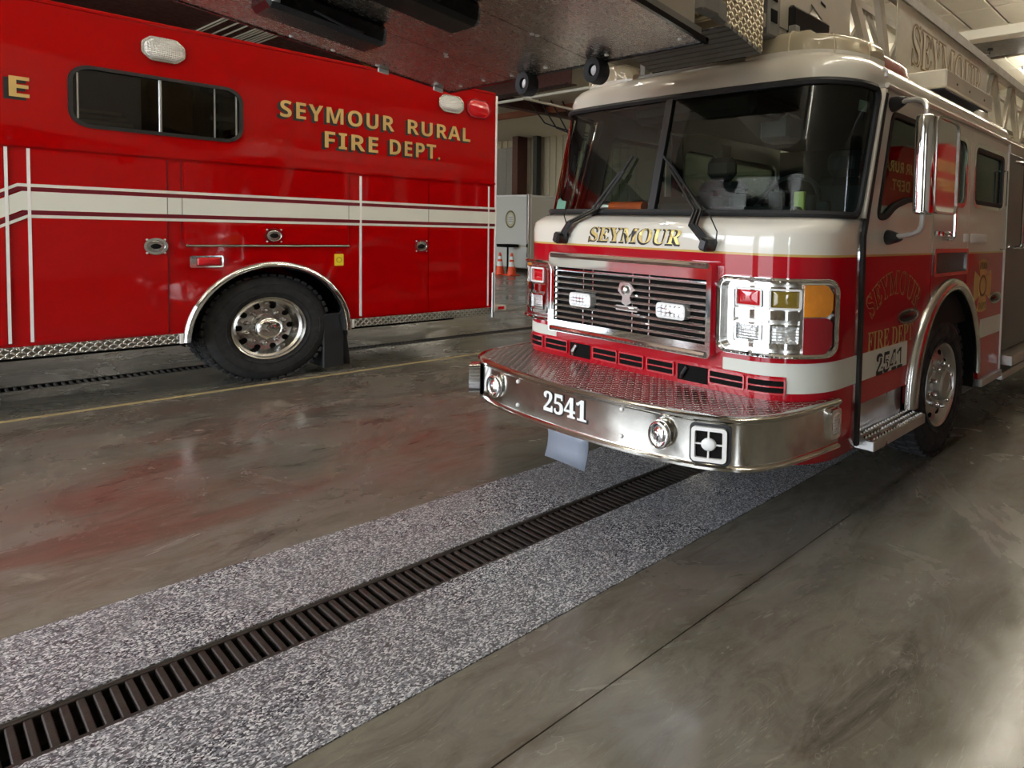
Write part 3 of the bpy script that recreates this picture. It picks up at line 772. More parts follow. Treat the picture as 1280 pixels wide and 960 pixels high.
# headlamp clusters
def cluster(sg):
    FM = (lambda u, v, d: F(sg*u, v, d))
    A0, A1, Z0, Z1 = .695, 1.345, .978, 1.382
    def arcdense(L): return densify(L, .035)
    o = arcdense(rrect(A0, A1, Z0, Z1, .07, 7)); i = inset(o, .028)
    hc = MB().ring(FM, o, i, -.004, .045).build('headlamp_cluster', MT_CHROME, LT, ang=30)
    bead = MB(); bead.tube([FM(u, v, .045) for u, v in inset(o, .012)]+[FM(*inset(o, .012)[0], .045)], .011, 6, False); bead.build('cluster_bead', MT_CHROME, hc)
    MB().band(FM, [(A0+.02+(A1-A0-.04)*k/16, Z0+.02, Z1-.02) for k in range(17)], -.004, .012).build('reflector_panel', MT_CHROME2, hc)
    o2 = arcdense(rrect(A0+.085, 1.165, Z0+.045, Z1-.045, .03)); i2 = inset(o2, .022)
    MB().ring(FM, o2, i2, .0, .036).build('inner_frame', MT_CHROME, hc, ang=30)
    MB().band(FM, [(.80+.35*k/8, 1.168, 1.215) for k in range(9)], .0, .028).build('divider_bar', MT_CHROME, hc)
    MB().band(FM, [(.970+.024*k/2, 1.04, 1.335) for k in range(3)], .0, .028).build('divider_bar', MT_CHROME, hc)
    for a0, a1, z0, z1, m, nm in ((.812, .966, 1.228, 1.328, MT_LENS_R, 'warning_lamp'), (.998, 1.150, 1.222, 1.328, MT_LENS_Y, 'warning_lamp'), (.812, .966, 1.05, 1.152, MT_LENS_W, 'headlamp'), (.998, 1.150, 1.042, 1.148, MT_LENS_W, 'headlamp')):
        L = densify(rrect(a0, a1, z0, z1, .014), .04)
        lo = MB().dome(FM, inset(L, .008), .022, .012).build(nm, m, hc)
        MB().ring(FM, L, inset(L, .010), .01, .04).build('lamp_bezel', MT_WSTRIP if m is not MT_LENS_W else MT_CHROME, lo)
    MB().band(FM, [(1.160+.145*k/16, 1.19+.035*max(0, (k-11)/5)**2.5, 1.352-.05*max(0, (k-10)/6)**2.2) for k in range(17)], .01, .045).build('turn_lamp', MT_LENS_A, hc, ang=50)
    MB().band(FM, [(1.160+.145*k/16, .998+.05*max(0, (k-10)/6)**2.2, 1.184-.03*max(0, (k-11)/5)**2.5) for k in range(17)], .01, .045).build('side_lamp', MT_LENS_R2, hc, ang=50)
cluster(1); cluster(-1)

# wipers
for a, tip, zt in ((-.63, -.30, 1.97), (.62, .13, 1.985)):
    piv = Vector(F(a, 1.535, .035))
    w_ = MB().box(-.05, .05, -.03, .03, -.035, .035, .012, Matrix.Translation(piv) @ Matrix.Rotation(.3, 4, 'X')).build('wiper', MT_BLKPL, LT)
    e1 = Vector(F(a+(tip-a)*.43, 1.725, .05)); e2 = Vector(F(tip, zt, .035))
    ar = MB()
    for off in (-.016, .016):
        o_ = Vector((0, off*1.6, 0))
        ar.tube([piv+o_, Vector(F(a+(tip-a)*.24, 1.635, .05))+o_, e1+o_, e2+o_*.6], .008, 6)
    ar.tube([piv, Vector(F(a+(tip-a)*.24, 1.635, .05)), e1], .015, 6, rs=[.022, .017, .010])
    ar.build('wiper_arm', MT_BLKPL, w_)
    bd = MB(); c0 = Vector(F(tip, zt, .028)); dv = (e2-e1).normalized()
    sidev = dv.cross(Vector((-1, 0, .2))).normalized()
    bd.tube([c0-dv*.42+sidev*.02, c0, c0+dv*.12-sidev*.01], .009, 6); bd.build('wiper_blade', MT_BLACK, w_)
    MB().lathe([(.02, 0), (.016, .02), (0, .024)], (piv.x-.02, piv.y, piv.z+.01), 'z', 10).build('pivot_cap', MT_BLKPL, w_)
    hs = MB(); hs.tube([piv+Vector((0, -.05, .0)), piv+Vector((-.0, -.06, .07)), piv+Vector((.02, .0, .14)), piv+Vector((.09, .08, .19))], .004, 5); hs.build('washer_hose', MT_BLACK, w_)

# bumper
BP = [(2.95, -1.26), (2.68, -1.233), (2.52, -1.20), (2.41, -1.152), (2.34, -1.09), (2.286, -1.0), (2.24, -.87), (2.205, -.69), (2.178, -.45), (2.163, -.2), (2.158, 0)]
BP = [(x, -y) for x, y in BP]                                     # near side = positive v
full = BP+[(x, -v) for x, v in BP[-2::-1]]
def smooth_path(P, n=5):
    out = []
    for i in range(len(P)-1):
        p0, p1, p2, p3 = [Vector(P[max(0, min(len(P)-1, i+k))]) for k in (-1, 0, 1, 2)]
        for j in range(n):
            t = j/n; q = .5*((2*p1)+(p2-p0)*t+(2*p0-5*p1+4*p2-p3)*t*t+(3*p1-p0-3*p2+p3)*t**3); out.append((q.x, q.y))
    out.append(tuple(P[-1])); return out
BC = smooth_path(full, 5)
def bnorm(i):
    a, b = BC[max(0, i-1)], BC[min(len(BC)-1, i+1)]; t = Vector((b[0]-a[0], b[1]-a[1])).normalized(); return Vector((t.y, -t.x))
rows = []
for i, (x, v) in enumerate(BC):
    nv = bnorm(i); nv = nv if nv.x < .0 or abs(v) > 1.1 else -nv
    if nv.x*(x-3.0)+nv.y*v < 0: nv = -nv
    row = []
    for d, z in ((-.05, .500), (.004, .494), (.016, .500), (.016, .512), (.002, .520), (0, .53), (0, .715), (.002, .724), (.016, .732), (.018, .744), (.010, .752), (-.02, .754), (-.02, .745)):
        row.append((x+nv.x*d, YC-v-nv.y*d, z))
    rows.append(row)
bump = MB().grid(rows).build('bumper', MT_STEEL, LT, ang=50)
poly = [(x+.012, v) for x, v in BC]
MB().plate(lambda u, v, d: (u, YC-v*.99, d), [poly+[(2.95, -1.23)]], .735, .751).build('bumper_deck', MT_DPLATE, bump, False)
BLEN = [0]
for p, q in zip(BC, BC[1:]): BLEN.append(BLEN[-1]+math.hypot(q[0]-p[0], q[1]-p[1]))
def BF(v, z, d=0):
    """bumper face at lateral offset v (positive = near side)"""
    best = 0
    for i in range(len(BC)-1):
        if (BC[i][1]-v)*(BC[i+1][1]-v) <= 0: best = i; break
    p, q = BC[best], BC[best+1]; t = 0 if q[1] == p[1] else (v-p[1])/(q[1]-p[1]); x = p[0]+(q[0]-p[0])*t
    tt = Vector((q[0]-p[0], q[1]-p[1])).normalized(); nv = Vector((tt.y, -tt.x))
    if nv.x > 0: nv = -nv
    return (x+nv.x*d, YC-v-nv.y*d, z)
lettering('bumper_number_shadow', '2541', BF, (-.155, .205, .590, .700), .002, MT_BLKLET, bump, offset=.045, shift=(.004, -.004))
lettering('bumper_number', '2541', BF, (-.155, .205, .590, .700), .004, MT_WLET, bump, offset=.012)
for v, z in [(-.43, .562), (-.43, .70), (.455, .568), (.455, .705)]:
    MB().lathe([(.0125, 0), (.011, -.006), (.005, -.010), (0, -.011)], BF(v, z), 'x', 10).build('bumper_bolt', MT_WSTRIP, bump)
rv = MB()
for v in [-.9, -.75, -.55, -.5, -.38, -.2, .1, .2, .35, .62, .8]:
    p = BF(v, .752, -.03); rv.lathe([(.008, 0), (.006, .004), (0, .005)], p, 'z', 8)
rv.build('deck_rivets', MT_CHROME, bump, kind='stuff')
for v in (.70, -.70):
    p = BF(v+.012, .628)
    hn = MB().lathe([(.05, .004), (.066, -.008), (.071, -.022), (.066, -.034), (.057, -.036), (.052, -.028), (.052, -.010)], p, 'x', 32).build('air_horn', MT_CHROME, bump, ang=60)
    MB().lathe([(.053, -.008), (.048, -.020), (.036, -.031), (.018, -.037), (0, -.039)], p, 'x', 28).build('horn_mouth', MT_CHROME, hn, ang=60)
# siren speaker
s_ = MB().ring(BF, rrect(.875, 1.035, .535, .698, .02), rrect(.893, 1.017, .553, .680, .008), -.03, .018).build('siren_speaker', MT_WSTRIP, bump)
MB().band(BF, [(.885, .545, .69), (.955, .545, .69), (1.025, .545, .69)], -.012, .0035).build('speaker_mouth', MT_DARK, s_, False)
MB().ring(BF, rrect(.862, 1.052, .523, .712, .024), rrect(.875, 1.036, .536, .699, .018), -.02, .006).build('speaker_gasket', MT_BLACK, s_)
MB().dome(BF, oval(.955, .617, .034, .030), .012, .012).build('speaker_hub', MT_WLET, s_)
for u0, u1, z0, z1 in ((.9515, .9585, .545, .69), (.885, 1.025, .614, .620)):
    MB().band(BF, [(u0, z0, z1), (u1, z0, z1)], .004, .013).build('speaker_spoke', MT_WSTRIP, s_, False)
# marker lamps at the bumper ends
for sg in (1, -1):
    e = lambda u, v, d: (2.915-u, YC-sg*(1.255+d), v)
    lo = MB().dome(e, rrect(-.03, .055, .565, .70, .02), .008, .018).build('bumper_side_lamp', MT_LENS_W, bump)
    MB().ring(e, rrect(-.04, .065, .555, .71, .024), rrect(-.02, .045, .575, .69, .015), -.004, .018).build('lamp_bezel', MT_CHROME, lo)
cn = Vector((-.80, .60, 0)).normalized(); ct = Vector((cn.y, -cn.x, 0))
cp = Vector((2.275, 3.885, .612))
e = lambda u, v, d: tuple(cp+ct*u+cn*d+Vector((0, 0, v)))
lo = MB().dome(e, rrect(-.055, .055, -.085, .085, .02), .035, .014).build('bumper_corner_lamp', MT_BRIGHT, bump)
MB().ring(e, rrect(-.066, .066, -.096, .096, .026), rrect(-.046, .046, -.074, .074, .014), -.02, .045).build('lamp_bezel', MT_CHROME, lo)
MB().box(-.06, .06, -.02, .03, -.09, .09, .01, Matrix.Translation(cp) @ Matrix(((ct.x, cn.x, 0, 0), (ct.y, cn.y, 0, 0), (0, 0, 1, 0), (0, 0, 0, 1)))).build('lamp_housing', MT_BLKPL, lo)
# clear flap hanging below the bumper
rows = [[(2.19+.02*k-.006*k*k+.01*sin(u*2), YC-(-.16+.335*u)+.010*k, .50-.062*k-.012*u*(k > 2)) for u in (0, .33, .66, 1)] for k in range(4)]
MB().grid(rows).build('bumper_flap', mat('translucent flap', (.24, .27, .33), .35, coat=.3), bump, solid=.004, label='translucent grey plastic flap hanging under the bumper number')
# chassis
ch = MB(); ch.box(2.75, 11, YC-.45, YC-.3, .55, .8).box(2.75, 11, YC+.3, YC+.45, .55, .8).box(4.45, 4.75, 1.95, 3.77, .45, .62, .03).box(2.9, 5.9, 1.75, 3.97, .80, .95)
ch.build('chassis', MT_DARK, LT, False)

# cab interior
it = MB()
it.box(2.90, 3.30, 1.78, 3.94, 1.28, 1.715, .06)
dash = it.build('dashboard', MT_DASH, LT)
MB().box(3.02, 3.30, 1.95, 2.65, 1.62, 1.76, .05).build('instrument_hood', MT_INT, dash)
MB().box(3.10, 3.35, 2.70, 3.15, 1.60, 1.83, .05).build('radio_console', MT_INT, dash)
sw = MB(); pts = [Vector((3.48+.10*sin(t), 2.32+.23*cos(t), 1.78+.20*sin(t))) for t in [2*pi*k/28 for k in range(29)]]
sw.tube(pts, .018, 8); sw.tube([(3.48, 2.10, 1.78), (3.48, 2.54, 1.78)], .016, 6); sw.tube([(3.48, 2.32, 1.78), (3.28, 2.32, 1.55)], .03, 8)
sw.build('steering_wheel', MT_BLKPL, LT)
for y in (2.28, 3.45):
    st_ = MB().box(3.7, 4.2, y-.26, y+.26, 1.20, 1.42, .05).box(4.12, 4.28, y-.25, y+.25, 1.35, 2.02, .06).build('seat', MT_INT, LT)
    MB().box(4.12, 4.24, y-.15, y+.15, 2.03, 2.22, .05).build('headrest', MT_INT, st_)
MB().box(3.35, 4.6, 2.55, 3.18, .95, 1.52, .08).build('engine_cover', MT_INT, LT)
MB().box(3.12, 3.7, 2.35, 3.4, 2.33, 2.47, .04).build('overhead_console', MT_INT, LT)
MB().box(3.45, 3.62, 2.30, 2.55, 2.20, 2.38, .03).build('overhead_radio', MT_BLKPL, LT)
hl = MB().box(3.3, 5.9, 1.80, 3.92, 2.485, 2.50); hl.build('dark_roof_sheet', MT_INT, LT, False)  # dark sheet added under the roof to keep the cab interior dark
MB().box(5.86, 5.90, 1.70, 4.02, .95, 2.48).build('rear_bulkhead', MT_INT, LT, False)
for y0, y1 in ((1.665, 1.675), (4.045, 4.055)):
    for bx_ in ((3.26, 5.9, .95, 1.66), (4.2, 4.34, 1.6, 2.45), (4.9, 5.03, 1.6, 2.45)): MB().box(bx_[0], bx_[1], y0, y1, bx_[2], bx_[3]).build('dark_side_sheet', MT_INT, LT, False)  # dark sheets added inside the cab walls to darken the interior
tc = MB(); tc.tube([(2.99, 3.12, 1.752), (2.99, 3.44, 1.752)], .036, 12); tq = tc.build('torch', MT_ORANGE, LT, label='orange torch lying on the dashboard')
MB().tube([(2.99, 3.44, 1.752), (2.99, 3.50, 1.752), (2.99, 3.55, 1.752)], .038, 12, rs=[.033, .042, .042]).build('torch_head', MT_ALU, tq)
cl = MB()
for k in range(9):
    x, y = 3.12+random.random()*.16, 1.9+k*.10; s = random.uniform(.03, .06)
    cl.box(x-s*.6, x+s*.6, y-s, y+s, 1.70, 1.72+s*random.uniform(1, 2.6), .012)
cl.build('dashboard_gear', MT_INT, dash)
MB().box(3.14, 3.17, 1.98, 2.05, 1.71, 1.85, .005).build('lime_tag', mat('lime tag', (.35, .42, .08), .5), dash)
bk = MB().box(2.95, 3.14, 2.02, 2.38, 1.713, 1.725); bk.build('clipboard', mat('clipboard grey', (.30, .36, .36), .3), dash, False)
# helmet on the seat rest
MB().lathe([(.17, .0), (.19, .0), (.15, .04), (.14, .10), (.10, .16), (0, .185)], (4.0, 2.95, 1.70), 'z', 24).build('helmet', MT_GLOSSBLK, LT)

# light bars on the roof
for sg in (1, -1):
    pts = []
    path = [(3.15, .50), (3.125, .68), (3.145, .86), (3.21, .985), (3.34, 1.06), (3.53, 1.085)]
    path = smooth_path(path, 5)
    rows = []
    for i, (x, v) in enumerate(path):
        a, b = path[max(0, i-1)], path[min(len(path)-1, i+1)]; t = Vector((b[0]-a[0], b[1]-a[1])).normalized(); nn = Vector((t.y, -t.x))
        k = min(1, .35+.65*math.sqrt(min(1, i/4))) if i < 4 else 1
        row = []
        for q in range(9):
            th = pi*q/8; off = -.085*cos(th)*1; hh = (.135*k)*max(0, sin(th))**.6
            row.append((x+nn.x*off, YC-sg*(v+nn.y*off), 2.625-.02*(v > .9)+hh))
        rows.append(row)
    lb = MB().grid(rows).build('light_bar', MT_DOME, LT, ang=60, label=None)
    bs = MB()
    bs.grid([[(r[0][0], r[0][1], 2.56), (r[0][0], r[0][1], 2.632)] for r in rows]); bs.grid([[(r[8][0], r[8][1], 2.56), (r[8][0], r[8][1], 2.632)] for r in rows])
    bs.build('light_bar_base', MT_CREAM, lb)
    for i in (5, 11, 17):
        x, v = path[i]
        MB().lathe([(.018, 0), (.048, .01), (.052, .035), (.04, .075), (0, .085)], (x, YC-sg*v, 2.625), 'z', 14).build('reflector', MT_CHROME, lb)
    for i in (8, 15, 21):
        r = rows[i]; MB().tube(r, .006, 5).build('dome_joint', MT_DOME, lb)
    # red rear section
    rr = []
    for i in range(9):
        t = i/8; x = 3.53+.43*t; k = 1 if i < 6 else math.sqrt(max(.02, 1-((i-5.6)/2.6)**2))
        rr.append([(x, YC-sg*(1.085+(-.085*cos(pi*q/8))*k), 2.60+.105*k*max(0, sin(pi*q/8))**.6) for q in range(9)])
    MB().grid(rr).build('red_light_bar', MT_LENS_R2, lb)

# wheels, pump body, aerial
for sg in (1, -1):
    if sg > 0: wheel(LT, 4.62, 1.665, .525, 'steer', .53, .29)
# pump and rear body
bd = MB().box(6.02, 11.5, 1.66, 4.06, .56, 2.40, .01)
body = bd.build('rear_body', mat('blue grey pump panel', (.035, .042, .056), .35, .2, coat=.3), LT, False)
MB().box(6.0, 8.2, 1.52, 1.70, .47, .56, .006).build('running_board', MT_ALU, LT)
MB().box(6.0, 8.2, 1.60, 1.70, .33, .40, .006).build('lower_step', MT_ALU, LT)
MB().box(6.02, 11.5, 1.75, 3.95, 2.40, 2.56, .02).build('body_top', MT_TAN, LT)
# aerial ladder: two side trusses with rungs
ly = {1: 2.2, -1: 3.52}
def bar(b, x0, z0, x1, z1, y0, y1, wdt):
    d = Vector((x1-x0, z1-z0)).normalized(); n = Vector((-d.y, d.x))*wdt/2
    P = [(x0+n.x, z0+n.y), (x1+n.x, z1+n.y), (x1-n.x, z1-n.y), (x0-n.x, z0-n.y)]
    b.add([(u, y0, v) for u, v in P]+[(u, y1, v) for u, v in P], [(0, 1, 2, 3), (7, 6, 5, 4), (0, 4, 5, 1), (1, 5, 6, 2), (2, 6, 7, 3), (3, 7, 4, 0)])
zl = lambda x: 2.80-.008*(x-3); zu = lambda x: 3.51-.012*(x-3)
lad = MB()
bar(lad, 2.95, zl(2.95), 13, zl(13), ly[1]-.03, ly[1]+.05, .075)
ladder = lad.build('aerial_ladder', MT_TAN, LT, False)
for sg in (1, -1):
    y = ly[sg]
    for nm, zf, t, x0 in (('upper_rail', zu, .085, 2.9),)+((('lower_rail', zl, .075, 2.95),) if sg < 0 else ()):
        q = MB(); bar(q, x0, zf(x0), 13, zf(13), y-.06 if sg > 0 else y-.03, y+.05, t); q.build(nm, MT_RAIL, ladder, False)
    diag = [(3.95, 3.42, 4.36, 2.84), (4.42, 3.44, 4.64, 2.84), (3.9, 2.84, 3.98, 3.44)]
    x = 7.0
    while x < 12.5: diag += [(x, zl(x), x+.33, zu(x)), (x+.33, zu(x), x+.72, zl(x))]; x += .72
    for x0, z0, x1, z1 in diag:
        q = MB(); bar(q, x0, z0, x1, z1, y-.02, y+.03, .075); q.build('brace', MT_TAN, ladder, False)
    q = MB().plate(lambda u, v, d: (u, y-sg*(.028+d), v), [[(3.02, 2.80), (3.30, 2.80), (3.36, 2.88), (3.66, 2.88), (3.80, 2.80), (3.96, 2.80), (3.90, 3.50), (3.02, 3.50)], [(3.42, 2.92), (3.68, 2.92), (3.44, 3.03)][::-1]], 0, .012)
    gs = q.build('gusset_plate', MT_TAN, ladder, False)
    for u, v in ((3.35, 3.10), (3.55, 3.06), (3.45, 3.3)):
        MB().band(lambda a, c_, d: (a, y-sg*(.04+d), c_), [(u, v, v+.018), (u+.06, v-.012, v+.006)], 0, .002).build('slot', MT_DARK, gs, False)
    q = MB().plate(lambda u, v, d: (u, y-sg*(.036+d), v), [[(4.68, 2.86), (6.95, 2.84), (6.95, 3.42), (4.68, 3.44)]], 0, .01)
    npn = q.build('name_panel', MT_TAN, ladder, False)
    if sg > 0:
        NP = lambda u, v, d: (u, y-.046-d, v)
        lettering('ladder_lettering', 'SEYMOUR', NP, (4.98, 6.75, 3.0, 3.33), .002, mat('ladder letter bronze', (.20, .13, .05), .5), npn, offset=.028)
        lettering('ladder_lettering_inner', 'SEYMOUR', NP, (4.98, 6.75, 3.0, 3.33), .0035, mat('ladder cream', (.56, .50, .40), .4), npn, offset=-.014)
x = 3.2
for k in range(26):
    MB().tube([(x, ly[1], zl(x)+.06), (x, ly[-1], zl(x)+.06)], .02, 8).build('rung', MT_GREYP, ladder); x += .355
# inner fly section
q = MB()
for y in (2.36, 3.36):
    bar(q, 2.75, 2.98, 11, 2.95, y-.025, y+.025, .06); 
    bar(q, 2.75, 3.36, 11, 3.32, y-.025, y+.025, .05)
    for k in range(12): bar(q, 2.95+.66*k, 2.98, 3.25+.66*k, 3.35, y-.015, y+.015, .045); bar(q, 3.25+.66*k, 3.35, 3.6+.66*k, 2.98, y-.015, y+.015, .045)
q.build('fly_section', MT_TAN, LT, False, kind='stuff')
MB().box(2.98, 3.10, 2.15, 2.32, 2.72, 3.5, .01).build('tip_post', MT_GREYP, ladder)
for z in (2.80, 2.92, 3.06): MB().box(3.0, 3.06, 2.145, 2.152, z, z+.07).build('post_slot', MT_DARK, ladder, False)
# step box over the near roof edge
wb = MB()
wb.box(4.83, 6.0, 1.80, 2.16, 2.755, 2.895, .012)
wbx = wb.build('roof_box', MT_CREAM, LT)
MB().box(4.86, 5.97, 1.83, 2.13, 2.745, 2.757).build('box_underside', MT_BLUE, wbx, False)
for u in (5.06, 5.36, 5.75): MB().lathe([(.011, 0), (.009, -.006), (0, -.007)], (u, 1.80, 2.815), 'y', 8).build('box_bolt', MT_BLKPL, wbx)
MB().tube([(4.92, 2.0, 2.60), (4.92, 2.0, 2.76)], .035, 10).tube([(5.9, 2.0, 2.60), (5.9, 2.0, 2.76)], .035, 10).build('box_post', MT_GREYP, wbx)
MB().lathe([(.05, 0), (.055, .03), (.05, .06), (.02, .08), (0, .082)], (5.62, 1.80, 2.63), 'z', 14).build('roof_vent', MT_CREAM, LT)
MB().tube([(3.36, 1.60, 2.50), (3.36, 1.60, 2.53), (3.34, 1.61, 2.54)], .012, 6).build('roof_hook', MT_WSTRIP, LT)
# cradle on the roof
cr = MB(); cr.box(3.12, 3.17, 3.28, 3.33, 2.60, 2.86, .004).box(3.10, 3.16, 2.06, 3.33, 2.59, 2.655, .006).box(3.12, 3.17, 2.06, 2.11, 2.60, 2.80, .004)
cra = cr.build('boom_cradle', MT_GREYP, LT)
MB().box(3.19, 3.62, 2.12, 3.30, 2.60, 2.95, .02).build('dark_recess_block', MT_GLOSSBLK, cra)  # black block stands in for the shaded recess behind the frame
MB().tube([(3.18, 2.72, 2.86), (3.14, 2.66, 2.78), (3.18, 2.55, 2.76)], .045, 10).build('cradle_hose', MT_BLACK, cra)

# platform (bucket) at the ladder tip, tilted a little
def BK(x, y, d=0): return (x, y, 2.38+.135*(2.0-x)+d)
pf = MB()
def slab(b, x0, x1, y0, y1, d0, d1):
    vs = [BK(x, y, d) for d in (d0, d1) for x, y in ((x0, y0), (x1, y0), (x1, y1), (x0, y1))]
    b.add(vs, [(3, 2, 1, 0), (4, 5, 6, 7), (0, 1, 5, 4), (1, 2, 6, 5), (2, 3, 7, 6), (3, 0, 4, 7)]); return b
slab(pf, .42, 1.99, 1.77, 3.74, .006, .05)
plat = pf.build('aerial_platform', MT_GREYP, LT, False, label='galvanised underside of the aerial platform hanging in front of the cab roof')
for y0, y1 in ((1.765, 2.436), (2.442, 3.115), (3.121, 3.745)):
    slab(MB(), .40, 2.0, y0, y1, 0, .012).build('floor_panel', MT_GALV, plat, False)
e = MB(); slab(e, .40, 2.012, 1.750, 1.768, -.010, .012); slab(e, 1.998, 2.012, 1.750, 3.76, -.004, .014); slab(e, .40, 2.012, 3.742, 3.76, -.004, .03)
e.build('edge_angle', MT_GLOSSBLK, plat, False)
scr = MB().lathe([(.011, 0), (.009, -.005), (0, -.007)], (0, 0, 0), 'z', 8).data('screw', MT_WSTRIP)
for x, y in [(1.66, 3.14), (1.64, 3.11), (1.66, 2.44), (1.68, 2.43), (1.88, 3.66), (1.58, 3.70), (1.37, 3.70), (1.19, 3.70), (1.95, 2.3), (1.95, 1.85), (1.95, 2.75), (1.95, 3.3), (1.96, 3.05), (1.0, 3.12), (1.1, 2.44), (1.96, 3.55)]:
    q = bpy.data.objects.new('screw', scr); COL.objects.link(q); q.location = BK(x, y); attach(q, plat)
for x, y in ((1.60, 3.735), (1.90, 3.735)):
    slab(MB(), x, x+.05, y-.01, y+.005, -.022, -.002).build('edge_clip', MT_WSTRIP, plat, False)
for (x0, x1, y0, y1) in ((.90, 1.345, 3.02, 3.22), (.78, 1.40, 2.36, 2.56)):
    q = MB()
    q.box(x0, x1, y0, y1, -.10, .0, .02, Matrix.Translation(Vector((0, 0, 2.38+.135*(2-(x0+x1)/2)))) @ Matrix.Translation(Vector(((x0+x1)/2, 0, 0))) @ Matrix.Rotation(math.atan(.135), 4, 'Y') @ Matrix.Translation(Vector((-(x0+x1)/2, 0, 0))))
    lp = q.build('platform_lamp_box', MT_GLOSSBLK, plat)
    MB().tube([BK(x0+.02, y0-.005, -.01), BK(x0+.02, y0-.005, -.08)], .014, 8).build('lamp_hinge', MT_ALU, lp)
    MB().tube([BK(x0+.15, y0-.004, -.06), BK(x0+.25, y0-.03, -.085), BK(x0+.33, y0-.004, -.075)], .006, 6).build('lamp_cable', MT_BLACK, lp)
for y in (2.955, 2.41):
    q = MB(); q.lathe([(.028, -.025), (.058, -.03), (.062, 0), (.058, .03), (.028, .025), (.028, -.025)], (1.985, y, 2.335), 'x', 18)
    pd = q.build('rubber_bumper', MT_BLACK, plat)
    MB().lathe([(.0, -.012), (.024, -.014), (.027, 0)], (1.985, y, 2.335), 'x', 12).build('bumper_bolt', MT_ALU, pd)
for y0 in (1.80, 3.67):
    q = MB(); slab(q, .42, 1.98, y0, y0+.03, .05, .95); q.build('platform_side', MT_TAN, plat, False)
q = MB(); slab(q, .42, .46, 1.77, 3.74, .05, .95); q.build('platform_front', MT_TAN, plat, False)
# tip bracket and diamond plate box between platform and ladder
def TB(x0, x1, y0, y1, d0, d1, m, name, par, tilt=.24):
    z = lambda x: 2.662-tilt*(x-2.575)
    vs = [(x, y, z(x)+d) for d in (d0, d1) for x, y in ((x0, y0), (x1, y0), (x1, y1), (x0, y1))]
    return MB().add(vs, [(3, 2, 1, 0), (4, 5, 6, 7), (0, 1, 5, 4), (1, 2, 6, 5), (2, 3, 7, 6), (3, 0, 4, 7)]).build(name, m, par, False)
tb = TB(2.575, 2.89, 2.12, 2.95, .012, .75, MT_DPLATE_T, 'tip_box', LT)
for k in range(7):
    TB(2.58+.044*k, 2.614+.044*k, 2.12, 2.95, -.006, .012, MT_GREYP, 'tread_slat', tb)
TB(2.56, 2.578, 2.12, 2.42, -.012, .03, MT_CHROME, 'tip_edge', tb)
TB(2.50, 2.56, 2.11, 2.17, .0, .09, MT_GREYP, 'tip_latch', tb)
TB(2.12, 2.56, 2.30, 3.3, .06, .7, mat('tip bracket brown', (.24, .17, .09), .6, var=.35), 'tip_bracket', tb)
MB().box(2.2, 2.32, 1.95, 2.02, 2.60, 3.1, .01).build('tip_arm', MT_GREYP, tb)

# ------------------------------------------------------------------ red rescue truck (left)
RT = thing('rescue_truck', 'all-red rescue box truck with one white stripe and gold fire department lettering, seen side-on', 'fire truck', (1.2, 8.7, 0))
ac = (2.243, .46); AA, AB = .66, .705
arc = [(ac[0]+AA*cos(R(t)), ac[1]+AB*sin(R(t))) for t in range(0, 181, 6)]
win = rrect(.895, 1.996, 2.30, 2.775, .12, 6)
side = [(-3.0, .56), (-3.0, 3.225), (4.565, 3.225), (4.565, .56)]+[(ac[0]+AA, .56)]+[p for p in arc if p[1] > .56]+[(ac[0]-AA, .56)]
sd = MB().plate(LS, [side, win], -.06, -.0).build('body_side', MT_RED, RT, False)
bx = MB().box(-3.0, 4.565, 7.51, 7.55, .9, 1.6)
bx = MB()
bx.add([(-3, 7.51, .6), (4.565, 7.51, .6), (4.565, 9.9, .6), (-3, 9.9, .6), (-3, 7.45, 3.225), (4.565, 7.45, 3.225), (4.565, 9.9, 3.225), (-3, 9.9, 3.225)], [(4, 5, 6, 7), (1, 2, 6, 5), (2, 3, 7, 6), (3, 0, 4, 7)])
bx.build('body_shell', MT_RED, RT, False)
MB().box(-3.0, 4.56, 7.44, 7.47, 3.205, 3.24, .008).build('roof_edge', MT_RED, RT)
it = MB(); it.box(.75, 2.15, 8.6, 8.64, 2.15, 3.0); it.build('inner_wall', MT_INT, sd, False)
sh = MB().box(.93, 1.32, 7.62, 7.75, 2.30, 2.43, .01); shf = sh.build('shelf_gear', MT_INT, sd)
for k in range(3): MB().box(.945, 1.27-.035*k, 7.50, 7.53, 2.335+.042*k, 2.36+.042*k).build('reflection_band', mat('dull lime', (.75, .70, .32), .6), shf, False)  # pale bands painted in place of a reflection of outside
MB().lathe([(.0, 0), (.05, -.01), (.055, .03)], (1.29, 7.62, 2.43), 'y', 14).build('shelf_dial', MT_GREYP, shf)
gw = MB().plate(LS, [inset(win, -.005)], -.03, -.026).build('side_window', MT_GLASSD, RT, False)
MB().ring(LS, inset(win, -.012), inset(win, .016), -.02, .014).build('window_frame', MT_BLKPL, gw)
MB().box(1.425, 1.445, 7.455, 7.475, 2.31, 2.77, .004).build('window_mullion', MT_ALU, gw); MB().box(1.80, 1.81, 7.462, 7.472, 2.31, 2.77).build('window_mullion', MT_GREYP, gw)
MB().box(.935, .945, 7.458, 7.466, 2.36, 2.72).build('sash_edge', MT_ALU, gw); MB().box(1.955, 1.967, 7.458, 7.466, 2.36, 2.72).build('sash_edge', MT_ALU, gw)
ml = MB().band(LS, [(-3, 2.098, 2.122), (4.56, 2.098, 2.122)], -.005, .022).build('drip_moulding', MT_RED, RT)
def door(name, x0, x1, z0, z1, sub=None):
    o = MB().plate(LS, [rrect(x0, x1, z0, z1, .012)], -.004, .012).build(name, MT_RED, RT, False); return o
archl = [p for p in arc]
